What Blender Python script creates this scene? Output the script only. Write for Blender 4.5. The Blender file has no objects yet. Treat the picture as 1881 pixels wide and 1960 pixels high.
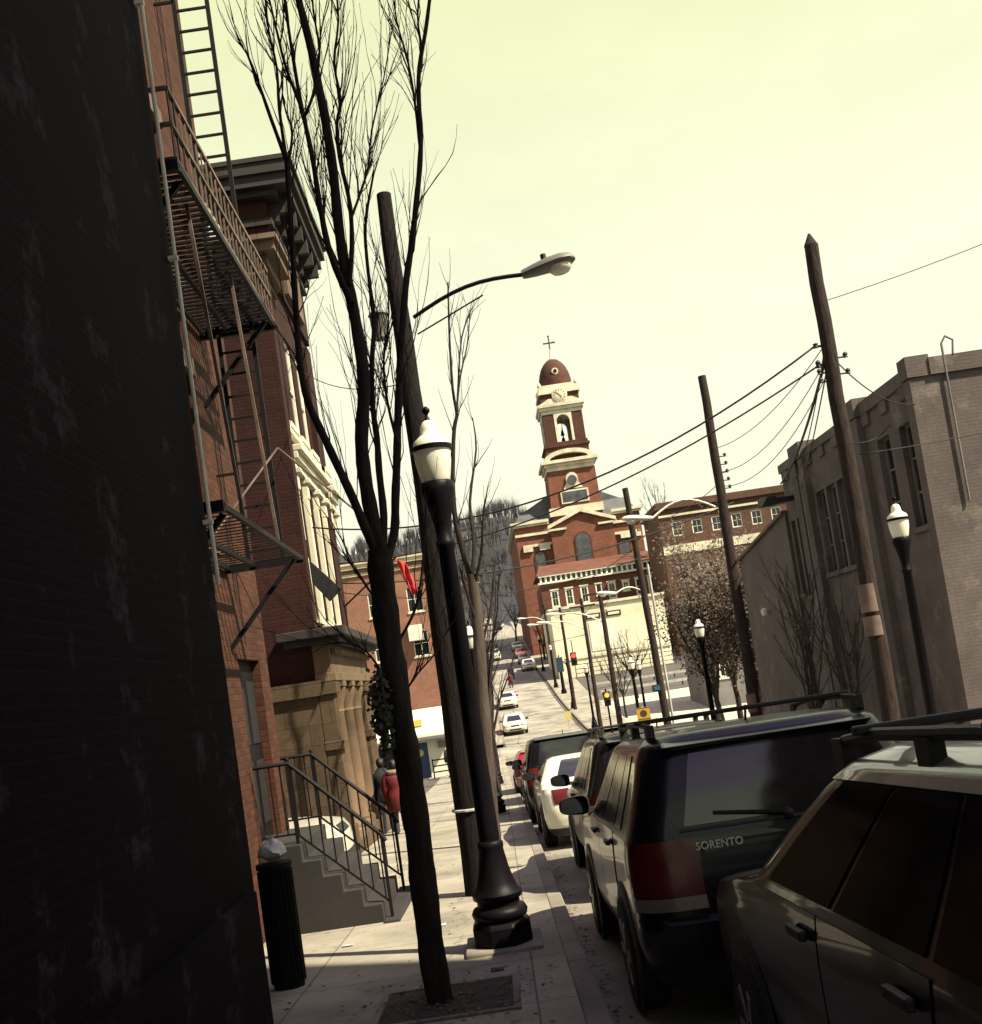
import bpy, math, random
from mathutils import Vector, Matrix
R = math.radians
SC = bpy.context.scene
COL = SC.collection

# ---------------------------------------------------------------- camera
ROLL, PITCH = R(8.5), R(4.0)
F_PX, W_PX = 2100.0, 1881.0
PPX, PPY = 917.3, 1163.0
CAM = Vector((0, 0, 1.75))
cd = bpy.data.cameras.new('camera')
cam = bpy.data.objects.new('camera', cd)
COL.objects.link(cam)
_r, _u, _f = Vector((1, 0, 0)), Vector((0, -math.sin(PITCH), math.cos(PITCH))), Vector((0, math.cos(PITCH), math.sin(PITCH)))
# image right axis is the level axis turned clockwise by the roll
_rc = _r * math.cos(ROLL) - _u * math.sin(ROLL)
_uc = _r * math.sin(ROLL) + _u * math.cos(ROLL)
m = Matrix(((_rc.x, _uc.x, -_f.x, CAM.x), (_rc.y, _uc.y, -_f.y, CAM.y), (_rc.z, _uc.z, -_f.z, CAM.z), (0, 0, 0, 1)))
cam.matrix_world = m
cd.sensor_fit = 'HORIZONTAL'
cd.sensor_width = 36
cd.lens = 36 * F_PX / W_PX
cd.shift_x = (940.5 - PPX) / W_PX
cd.shift_y = (PPY - 980.5) / W_PX
cd.clip_start, cd.clip_end = 0.1, 4000
SC.camera = cam

# ---------------------------------------------------------------- light
SUN_EL, SUN_AZ = R(50), R(119)          # azimuth clockwise from the street's forward axis
sv = Vector((math.cos(SUN_EL) * math.sin(SUN_AZ), math.cos(SUN_EL) * math.cos(SUN_AZ), math.sin(SUN_EL)))
sl = bpy.data.lights.new('sun', 'SUN')
sl.energy, sl.angle, sl.color = 5.0, R(0.5), (1.0, 0.90, 0.66)
so = bpy.data.objects.new('sun', sl)
COL.objects.link(so)
so.rotation_euler = (-sv).to_track_quat('-Z', 'Y').to_euler()
so.location = (30, -10, 40)
wd = bpy.data.worlds.new('World')
SC.world = wd
wd.use_nodes = True
wn, wl = wd.node_tree.nodes, wd.node_tree.links
wn.clear()
wo = wn.new('ShaderNodeOutputWorld')
bg = wn.new('ShaderNodeBackground')
sky = wn.new('ShaderNodeTexSky')
sky.sky_type = 'NISHITA'
sky.sun_disc = False
sky.sun_elevation, sky.sun_rotation = SUN_EL, SUN_AZ
sky.air_density, sky.dust_density, sky.ozone_density = 1.0, 6.0, 0.6
hs = wn.new('ShaderNodeHueSaturation'); hs.inputs['Saturation'].default_value = 0.25
wl.new(sky.outputs['Color'], hs.inputs['Color'])
tc = wn.new('ShaderNodeTexCoord')
sx = wn.new('ShaderNodeSeparateXYZ'); wl.new(tc.outputs['Generated'], sx.inputs[0])
rp = wn.new('ShaderNodeValToRGB')
rp.color_ramp.elements[0].position = 0.0; rp.color_ramp.elements[0].color = (0.95, 0.95, 0.74, 1)
rp.color_ramp.elements[1].position = 0.8; rp.color_ramp.elements[1].color = (0.40, 0.31, 0.60, 1)
e = rp.color_ramp.elements.new(0.3); e.color = (0.935, 0.955, 0.70, 1)
e = rp.color_ramp.elements.new(0.56); e.color = (0.82, 0.865, 0.49, 1)
wl.new(sx.outputs['Z'], rp.inputs[0])
nz = wn.new('ShaderNodeTexNoise'); nz.inputs['Scale'].default_value = 2.6; nz.inputs['Detail'].default_value = 6; nz.inputs['Roughness'].default_value = 0.6
mp = wn.new('ShaderNodeMapping'); mp.inputs['Scale'].default_value = (1, 1, 3)
wl.new(tc.outputs['Generated'], mp.inputs[0]); wl.new(mp.outputs[0], nz.inputs['Vector'])
cr = wn.new('ShaderNodeMapRange'); cr.inputs[1].default_value = 0.38; cr.inputs[2].default_value = 0.68; cr.inputs[3].default_value = 4.55; cr.inputs[4].default_value = 5.0
wl.new(nz.outputs['Fac'], cr.inputs[0])
vm = wn.new('ShaderNodeVectorMath'); vm.operation = 'SCALE'
wl.new(rp.outputs['Color'], vm.inputs[0]); wl.new(cr.outputs[0], vm.inputs['Scale'])
mx = wn.new('ShaderNodeMix'); mx.data_type = 'RGBA'; mx.inputs[0].default_value = 0.92
wl.new(hs.outputs['Color'], mx.inputs[6]); wl.new(vm.outputs[0], mx.inputs[7])
wl.new(mx.outputs[2], bg.inputs['Color'])
bg.inputs['Strength'].default_value = 0.1
wl.new(bg.outputs[0], wo.inputs[0])
vs = SC.view_settings
SC.display_settings.display_device = 'sRGB'
vs.view_transform, vs.look, vs.exposure, vs.gamma = 'Standard', 'None', 1.25, 1.0
SC.cycles.max_bounces = 5
SC.cycles.diffuse_bounces = 2
SC.cycles.glossy_bounces = 2
SC.cycles.use_denoising = True

# ---------------------------------------------------------------- measuring
def at(px, py, y):
    """the point at depth y that the photo shows at (px, py) of its 1881 px wide copy"""
    dx, dy = px - PPX, py - PPY
    a = dx * math.cos(ROLL) - dy * math.sin(ROLL)
    d = dx * math.sin(ROLL) + dy * math.cos(ROLL)
    v = _r * a - _u * d + _f * F_PX
    return CAM + v * ((y - CAM.y) / v.y)

GP = [(-60, 3.1), (-30, 1.58), (0, 0.0), (30, -1.6), (50, -2.6), (64, -2.95), (76, -2.72), (86, -2.25), (108, -0.75), (125, 0.9),
      (150, 3.1), (180, 5.8), (230, 12.2), (265, 17.2), (300, 23)]
def G(y):
    if y <= GP[0][0]: return GP[0][1]
    if y >= GP[-1][0]: return GP[-1][1]
    for i in range(len(GP) - 1):
        if GP[i][0] <= y <= GP[i + 1][0]:
            (x0, a), (x1, b) = GP[i], GP[i + 1]
            pm = GP[max(i - 1, 0)]; pp = GP[min(i + 2, len(GP) - 1)]
            h = x1 - x0
            m0 = (b - pm[1]) / (x1 - pm[0]); m1 = (pp[1] - a) / (pp[0] - x0)
            t = (y - x0) / h
            return (2*t**3 - 3*t*t + 1) * a + (t**3 - 2*t*t + t) * h * m0 + (-2*t**3 + 3*t*t) * b + (t**3 - t*t) * h * m1
ROADD = 0.13
def slope(y): return math.atan2(G(y + 1) - G(y - 1), 2)

# ---------------------------------------------------------------- materials
MATS = {}
def nodes(name):
    m = bpy.data.materials.new(name); m.use_nodes = True
    nt = m.node_tree
    b = nt.nodes['Principled BSDF']
    MATS[name] = m
    return m, nt.nodes, nt.links, b
def wallvec(n, l):
    """brick coordinates: runs along the wall, z up, whichever way the wall faces"""
    t = n.new('ShaderNodeTexCoord'); g = n.new('ShaderNodeNewGeometry')
    s = n.new('ShaderNodeSeparateXYZ'); l.new(t.outputs['Object'], s.inputs[0])
    sn = n.new('ShaderNodeSeparateXYZ'); l.new(g.outputs['True Normal'], sn.inputs[0])
    ab = n.new('ShaderNodeMath'); ab.operation = 'ABSOLUTE'; l.new(sn.outputs['X'], ab.inputs[0])
    gt = n.new('ShaderNodeMath'); gt.operation = 'GREATER_THAN'; gt.inputs[1].default_value = 0.6; l.new(ab.outputs[0], gt.inputs[0])
    mixn = n.new('ShaderNodeMix'); mixn.data_type = 'FLOAT'
    l.new(gt.outputs[0], mixn.inputs[0]); l.new(s.outputs['X'], mixn.inputs[2]); l.new(s.outputs['Y'], mixn.inputs[3])
    c = n.new('ShaderNodeCombineXYZ'); l.new(mixn.outputs[0], c.inputs[0]); l.new(s.outputs['Z'], c.inputs[1])
    return c.outputs[0], t.outputs['Object']
def noise(n, l, vec, scale, detail=5, rough=0.6):
    t = n.new('ShaderNodeTexNoise'); t.inputs['Scale'].default_value = scale; t.inputs['Detail'].default_value = detail
    t.inputs['Roughness'].default_value = rough
    if vec: l.new(vec, t.inputs['Vector'])
    return t.outputs['Fac']
def ramp(n, l, fac, stops):
    r = n.new('ShaderNodeValToRGB'); l.new(fac, r.inputs[0])
    el = r.color_ramp.elements
    el[0].position, el[0].color = stops[0][0], (*stops[0][1], 1)
    el[1].position, el[1].color = stops[-1][0], (*stops[-1][1], 1)
    for p, c in stops[1:-1]:
        x = el.new(p); x.color = (*c, 1)
    return r.outputs['Color']
def mul(n, l, a, b, f=1.0):
    x = n.new('ShaderNodeMix'); x.data_type = 'RGBA'; x.blend_type = 'MULTIPLY'; x.inputs[0].default_value = f
    l.new(a, x.inputs[6]); l.new(b, x.inputs[7]); return x.outputs[2]
def bump(n, l, h, b, strength=0.4, dist=0.02):
    x = n.new('ShaderNodeBump'); x.inputs['Strength'].default_value = strength; x.inputs['Distance'].default_value = dist
    l.new(h, x.inputs['Height']); l.new(x.outputs[0], b.inputs['Normal'])
def mat(name, col, rough=0.7, var=0.35, scale=6.0, bmp=0.2, metal=0.0, coat=0.0, spec=0.5, fine=None):
    """plain surface with two scales of wear and a fine bump"""
    m, n, l, b = nodes(name)
    t = n.new('ShaderNodeTexCoord').outputs['Object']
    c = [max(0.0, v) for v in col]
    lo = tuple(v * (1 - var) for v in c); hi = tuple(min(1, v * (1 + var * 0.6)) for v in c)
    a = ramp(n, l, noise(n, l, t, scale * 0.25, 4), [(0.3, lo), (0.7, hi)])
    f = ramp(n, l, noise(n, l, t, scale * 6, 6, 0.7), [(0.3, (0.82,) * 3), (0.65, (1, 1, 1))])
    l.new(mul(n, l, a, f), b.inputs['Base Color'])
    b.inputs['Roughness'].default_value = rough; b.inputs['Metallic'].default_value = metal
    b.inputs['Coat Weight'].default_value = coat; b.inputs['Coat Roughness'].default_value = 0.04
    b.inputs['Specular IOR Level'].default_value = spec
    if bmp: bump(n, l, noise(n, l, t, fine or scale * 8, 6, 0.7), b, bmp, 0.01)
    return m
def brickmat(name, c1, c2, mortar, bw=0.22, bh=0.075, var=0.4, bmp=0.6, grime=0.35, ms=0.010, spec=0.2):
    m, n, l, b = nodes(name)
    v, o = wallvec(n, l)
    k = n.new('ShaderNodeTexBrick')
    l.new(v, k.inputs['Vector'])
    k.inputs['Color1'].default_value = (*c1, 1); k.inputs['Color2'].default_value = (*c2, 1); k.inputs['Mortar'].default_value = (*mortar, 1)
    k.inputs['Scale'].default_value = 1; k.inputs['Brick Width'].default_value = bw; k.inputs['Row Height'].default_value = bh
    k.inputs['Mortar Size'].default_value = ms; k.inputs['Mortar Smooth'].default_value = 0.3; k.inputs['Bias'].default_value = -0.1
    g = ramp(n, l, noise(n, l, o, 0.7, 6, 0.65), [(0.3, (1 - grime,) * 3), (0.7, (1.0, 1.0, 1.0))])
    f = ramp(n, l, noise(n, l, o, 22, 4, 0.7), [(0.25, (1 - var,) * 3), (0.7, (1, 1, 1))])
    l.new(mul(n, l, mul(n, l, k.outputs['Color'], g), f), b.inputs['Base Color'])
    b.inputs['Roughness'].default_value = 0.85; b.inputs['Specular IOR Level'].default_value = spec
    inv = n.new('ShaderNodeMath'); inv.operation = 'SUBTRACT'; inv.inputs[0].default_value = 1; l.new(k.outputs['Fac'], inv.inputs[1])
    if bmp: bump(n, l, inv.outputs[0], b, bmp, 0.008)
    return m
def slabmat(name, col, jw, jh, joint, var=0.3):
    """cast concrete with tooled joints, stains and hairline cracks"""
    m, n, l, b = nodes(name)
    t = n.new('ShaderNodeTexCoord').outputs['Object']
    k = n.new('ShaderNodeTexBrick'); l.new(t, k.inputs['Vector'])
    k.offset = 0.0
    k.inputs['Color1'].default_value = (*col, 1); k.inputs['Color2'].default_value = (*[v * 0.86 for v in col], 1)
    k.inputs['Mortar'].default_value = (*[v * joint for v in col], 1)
    k.inputs['Scale'].default_value = 1; k.inputs['Brick Width'].default_value = jw; k.inputs['Row Height'].default_value = jh
    k.inputs['Mortar Size'].default_value = 0.009; k.inputs['Mortar Smooth'].default_value = 0.2
    g = ramp(n, l, noise(n, l, t, 0.9, 7, 0.65), [(0.28, (1 - var,) * 3), (0.62, (1, 1, 1))])
    f = ramp(n, l, noise(n, l, t, 60, 4, 0.8), [(0.3, (0.8,) * 3), (0.6, (1, 1, 1))])
    w = n.new('ShaderNodeTexVoronoi'); w.feature = 'DISTANCE_TO_EDGE'; w.inputs['Scale'].default_value = 0.22
    nd = n.new('ShaderNodeTexNoise'); nd.inputs['Scale'].default_value = 2.5; l.new(t, nd.inputs['Vector'])
    ad = n.new('ShaderNodeMix'); ad.data_type = 'RGBA'; ad.blend_type = 'ADD'; ad.inputs[0].default_value = 0.5
    l.new(t, ad.inputs[6]); l.new(nd.outputs['Color'], ad.inputs[7]); l.new(ad.outputs[2], w.inputs['Vector'])
    ck = ramp(n, l, w.outputs['Distance'], [(0.0, (0.6,) * 3), (0.004, (1, 1, 1))])
    sp = ramp(n, l, noise(n, l, t, 7, 2, 0.4), [(0.68, (1, 1, 1)), (0.74, (0.6, 0.58, 0.55))])
    l.new(mul(n, l, mul(n, l, mul(n, l, mul(n, l, k.outputs['Color'], g), f), ck), sp), b.inputs['Base Color'])
    b.inputs['Roughness'].default_value = 0.9
    bump(n, l, noise(n, l, t, 50, 6, 0.8), b, 0.3, 0.006)
    return m
def barkmat(name, c1, c2, sc=14):
    m, n, l, b = nodes(name)
    t = n.new('ShaderNodeTexCoord').outputs['Object']
    mpg = n.new('ShaderNodeMapping'); mpg.inputs['Scale'].default_value = (1, 1, 0.18); l.new(t, mpg.inputs[0])
    h = noise(n, l, mpg.outputs[0], sc, 8, 0.7)
    l.new(ramp(n, l, h, [(0.3, c1), (0.7, c2)]), b.inputs['Base Color'])
    b.inputs['Roughness'].default_value = 0.9
    b.inputs['Specular IOR Level'].default_value = 0.2
    bump(n, l, h, b, 1.0, 0.05)
    return m
def glassmat(name, col=(0.012, 0.014, 0.016), rough=0.06, spec=0.5):
    m, n, l, b = nodes(name)
    t = n.new('ShaderNodeTexCoord').outputs['Object']
    l.new(ramp(n, l, noise(n, l, t, 1.3, 3), [(0.35, tuple(v * 0.6 for v in col)), (0.7, tuple(v * 1.5 for v in col))]), b.inputs['Base Color'])
    rr = ramp(n, l, noise(n, l, t, 9, 5), [(0.3, (rough,) * 3), (0.75, (rough * 2.2,) * 3)])
    l.new(rr, b.inputs['Roughness'])
    b.inputs['Specular IOR Level'].default_value = spec
    return m
def lampmat(name, col, strength):
    m, n, l, b = nodes(name)
    b.inputs['Base Color'].default_value = (*[v * 0.5 for v in col], 1)
    b.inputs['Emission Color'].default_value = (*col, 1); b.inputs['Emission Strength'].default_value = strength
    b.inputs['Roughness'].default_value = 0.3
    return m
def leafmat(name, c1, c2):
    m, n, l, b = nodes(name)
    g = n.new('ShaderNodeNewGeometry')
    l.new(ramp(n, l, g.outputs['Random Per Island'], [(0.1, c1), (0.9, c2)]), b.inputs['Base Color'])
    b.inputs['Roughness'].default_value = 0.85
    return m

brickmat('brick_brown', (0.12, 0.038, 0.020), (0.06, 0.019, 0.012), (0.055, 0.036, 0.026), grime=0.45)
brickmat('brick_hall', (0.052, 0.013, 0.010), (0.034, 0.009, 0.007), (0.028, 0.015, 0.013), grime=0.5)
brickmat('brick_church', (0.26, 0.098, 0.064), (0.20, 0.072, 0.048), (0.17, 0.11, 0.085), bw=0.5, bh=0.2, grime=0.3, bmp=0.3)
brickmat('brick_tower', (0.115, 0.048, 0.036), (0.085, 0.034, 0.026), (0.10, 0.065, 0.055), bw=0.5, bh=0.2, grime=0.35, bmp=0.3)
brickmat('brick_pink', (0.34, 0.15, 0.10), (0.27, 0.11, 0.075), (0.3, 0.22, 0.18), grime=0.3)
brickmat('brick_house', (0.17, 0.06, 0.042), (0.13, 0.042, 0.03), (0.2, 0.14, 0.1), bw=0.35, bh=0.13, grime=0.3)
brickmat('brick_hill', (0.13, 0.066, 0.045), (0.1, 0.047, 0.033), (0.18, 0.13, 0.1), bw=0.35, bh=0.13, grime=0.3)
brickmat('brick_shade_tone', (0.0042, 0.0016, 0.0062), (0.003, 0.001, 0.0045), (0.006, 0.003, 0.007), grime=0.3, bmp=0.5, spec=0.06)  # near-black tone carries the shade of the near left wall
def peel(name, c2, lo=.56, hi=.64, sc=1.6):
    m = MATS[name]; n, l = m.node_tree.nodes, m.node_tree.links; b = n['Principled BSDF']
    src = b.inputs['Base Color'].links[0].from_socket
    t = n.new('ShaderNodeTexCoord').outputs['Object']
    k = n.new('ShaderNodeMapRange'); l.new(noise(n, l, t, sc, 9, .72), k.inputs[0]); k.inputs[1].default_value = lo; k.inputs[2].default_value = hi
    k2 = n.new('ShaderNodeMath'); k2.operation = 'MULTIPLY'; l.new(k.outputs[0], k2.inputs[0]); l.new(noise(n, l, t, 19, 5, .7), k2.inputs[1])
    x = n.new('ShaderNodeMix'); x.data_type = 'RGBA'; l.new(k2.outputs[0], x.inputs[0]); l.new(src, x.inputs[6]); x.inputs[7].default_value = (*c2, 1)
    l.new(x.outputs[2], b.inputs['Base Color'])
peel('brick_shade_tone', (0.05, 0.034, 0.05))
brickmat('brick_painted', (0.15, 0.122, 0.118), (0.14, 0.114, 0.111), (0.13, 0.105, 0.102), grime=0.45, bmp=0.25, var=.25)
peel('brick_painted', (0.23, 0.195, 0.17), .55, .66, 1.1)
brickmat('stone_block', (0.13, 0.088, 0.056), (0.10, 0.066, 0.042), (0.06, 0.042, 0.03), bw=0.9, bh=0.4, grime=0.45, bmp=0.4, ms=0.008)
mat('stone_porch', (0.13, 0.082, 0.048), 0.9, 0.5, 4, 0.4)
mat('stone_trim', (0.46, 0.40, 0.28), 0.85, 0.4, 4, 0.3)
mat('stone_brown', (0.12, 0.082, 0.058), 0.9, 0.5, 3, 0.4)
mat('stone_pale', (0.62, 0.58, 0.45), 0.85, 0.3, 3, 0.2)
mat('cornice_dark', (0.02, 0.014, 0.013), 0.8, 0.5, 4, 0.4)
mat('iron_black', (0.008, 0.006, 0.008), 0.55, 0.4, 12, 0.25, spec=0.2)
mat('iron_rail', (0.05, 0.03, 0.026), 0.5, 0.5, 14, 0.3)
mat('iron_worn', (0.13, 0.085, 0.07), 0.55, 0.6, 14, 0.3)
mat('post_black', (0.006, 0.005, 0.007), 0.42, 0.4, 12, 0.2, spec=0.09)
barkmat('bark', (0.010, 0.007, 0.008), (0.040, 0.029, 0.027))
barkmat('bark_dark', (0.012, 0.009, 0.010), (0.04, 0.029, 0.027), 10)
barkmat('bark_grey', (0.035, 0.026, 0.023), (0.09, 0.07, 0.06), 8)
barkmat('pole_wood', (0.014, 0.009, 0.009), (0.05, 0.034, 0.03), 18)
barkmat('pole_tarred', (0.004, 0.003, 0.004), (0.016, 0.011, 0.011), 18)
mat('asphalt', (0.27, 0.25, 0.215), 0.9, 0.5, 2.2, 0.5, fine=90)
mat('asphalt_dark', (0.075, 0.068, 0.062), 0.9, 0.3, 3, 0.5, fine=90)
slabmat('sidewalk_concrete', (0.34, 0.31, 0.255), 1.85, 1.5, 0.4, var=.55)
slabmat('lot_concrete', (0.52, 0.49, 0.40), 4.0, 4.0, 0.7)
mat('kerb_concrete', (0.21, 0.185, 0.155), 0.9, 0.45, 3, 0.4, fine=60)
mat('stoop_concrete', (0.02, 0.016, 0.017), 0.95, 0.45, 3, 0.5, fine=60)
mat('earth', (0.13, 0.10, 0.075), 0.95, 0.4, 2, 0.5, fine=30)
mat('earth_dark', (0.035, 0.026, 0.021), 0.95, 0.4, 4, 0.6, fine=30)
mat('hill_ground', (0.026, 0.025, 0.032), 0.95, 0.5, 0.1, 0.4, fine=2)
mat('slate', (0.075, 0.078, 0.09), 0.6, 0.4, 3, 0.3)
mat('white_paint', (0.72, 0.70, 0.60), 0.6, 0.2, 3, 0.15)
mat('cream_wall', (0.74, 0.69, 0.52), 0.8, 0.3, 0.8, 0.2)
mat('grey_paint', (0.16, 0.15, 0.15), 0.7, 0.3, 3, 0.2)
mat('blue_paint', (0.018, 0.045, 0.12), 0.5, 0.3, 3, 0.1)
mat('red_cloth', (0.62, 0.03, 0.03), 0.8, 0.25, 5, 0.3)
mat('red_coat', (0.13, 0.004, 0.010), 0.75, 0.45, 8, 0.6, fine=30)
mat('fur_trim', (0.25, 0.19, 0.14), 0.95, 0.5, 20, 0.8)
mat('dark_cloth', (0.012, 0.011, 0.015), 0.9, 0.4, 10, 0.4)
mat('navy_cloth', (0.02, 0.022, 0.035), 0.9, 0.4, 10, 0.4)
mat('denim', (0.035, 0.042, 0.06), 0.9, 0.4, 10, 0.4)
mat('skin', (0.36, 0.2, 0.14), 0.6, 0.2, 8, 0.1)
mat('hair_dark', (0.012, 0.008, 0.007), 0.6, 0.3, 20, 0.5)
mat('yellow_paint', (0.42, 0.26, 0.02), 0.5, 0.15, 4, 0.1)
mat('yellow_pale', (0.5, 0.42, 0.15), 0.5, 0.15, 4, 0.1)
mat('paper', (0.16, 0.11, 0.095), 0.9, 0.5, 10, 0.2)
mat('plastic_bag', (0.62, 0.62, 0.60), 0.4, 0.2, 8, 0.3)
mat('bin_green', (0.006, 0.007, 0.007), 0.6, 0.3, 8, 0.2, spec=0.15)
mat('bin_blue', (0.012, 0.03, 0.07), 0.5, 0.2, 6, 0.1)
mat('lamp_grey', (0.16, 0.155, 0.14), 0.5, 0.35, 10, 0.2)
mat('lamp_white', (0.66, 0.65, 0.56), 0.45, 0.15, 8, 0.1)
mat('galv_steel', (0.42, 0.42, 0.40), 0.5, 0.3, 10, 0.1)
mat('wire_black', (0.008, 0.008, 0.009), 0.6, 0.1, 5, 0)
mat('paint_black', (0.006, 0.006, 0.008), 0.3, 0.3, 3, 0, coat=0.4, spec=0.15)
mat('paint_charcoal', (0.010, 0.008, 0.012), 0.32, 0.3, 3, 0, coat=0.3, spec=0.12)
mat('paint_silver', (0.34, 0.33, 0.29), 0.3, 0.15, 3, 0, metal=0.3, coat=0.8)
mat('paint_white', (0.66, 0.64, 0.55), 0.3, 0.08, 3, 0, coat=0.8)
mat('paint_red', (0.30, 0.018, 0.022), 0.3, 0.2, 3, 0, coat=0.9)
mat('paint_blue', (0.02, 0.03, 0.06), 0.3, 0.2, 3, 0, coat=0.9)
mat('trim_black', (0.009, 0.008, 0.009), 0.6, 0.3, 10, 0.2)
mat('rubber', (0.011, 0.010, 0.010), 0.85, 0.4, 20, 0.4)
mat('alloy', (0.30, 0.30, 0.29), 0.35, 0.2, 8, 0, metal=0.8)
mat('chrome', (0.55, 0.54, 0.5), 0.15, 0.1, 8, 0, metal=1.0)
mat('plate', (0.55, 0.55, 0.5), 0.5, 0.2, 10, 0)
glassmat('window_dark')
glassmat('window_church', (0.05, 0.055, 0.065), 0.25)
glassmat('car_glass', (0.014, 0.015, 0.018), 0.06, 0.8)
glassmat('car_glass_dark', (0.005, 0.004, 0.006), 0.08, 0.025)
glassmat('tail_red', (0.085, 0.008, 0.009), 0.2, 0.3)
glassmat('tail_clear', (0.2, 0.15, 0.14), 0.2, 0.4)
glassmat('headlight_glass', (0.30, 0.30, 0.28), 0.1, 0.7)
m_, n_, l_, b_ = nodes('globe_acrylic')
b_.inputs['Base Color'].default_value = (0.86, 0.85, 0.76, 1); b_.inputs['Roughness'].default_value = 0.25
tr_n = n_.new('ShaderNodeBsdfTranslucent'); tr_n.inputs[0].default_value = (0.85, 0.83, 0.72, 1)
mx_n = n_.new('ShaderNodeMixShader'); mx_n.inputs[0].default_value = 0.3
l_.new(b_.outputs[0], mx_n.inputs[1]); l_.new(tr_n.outputs[0], mx_n.inputs[2]); l_.new(mx_n.outputs[0], n_['Material Output'].inputs[0])
lampmat('signal_red', (1.0, 0.05, 0.04), 1.4)
lampmat('signal_orange', (1.0, 0.32, 0.03), 1.1)
lampmat('signal_off', (0.05, 0.16, 0.25), 0.1)
leafmat('leaf_brown', (0.035, 0.024, 0.019), (0.12, 0.082, 0.06))
leafmat('leaf_ever', (0.012, 0.018, 0.010), (0.04, 0.05, 0.03))
leafmat('twig_far', (0.024, 0.022, 0.028), (0.065, 0.056, 0.064))

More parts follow.
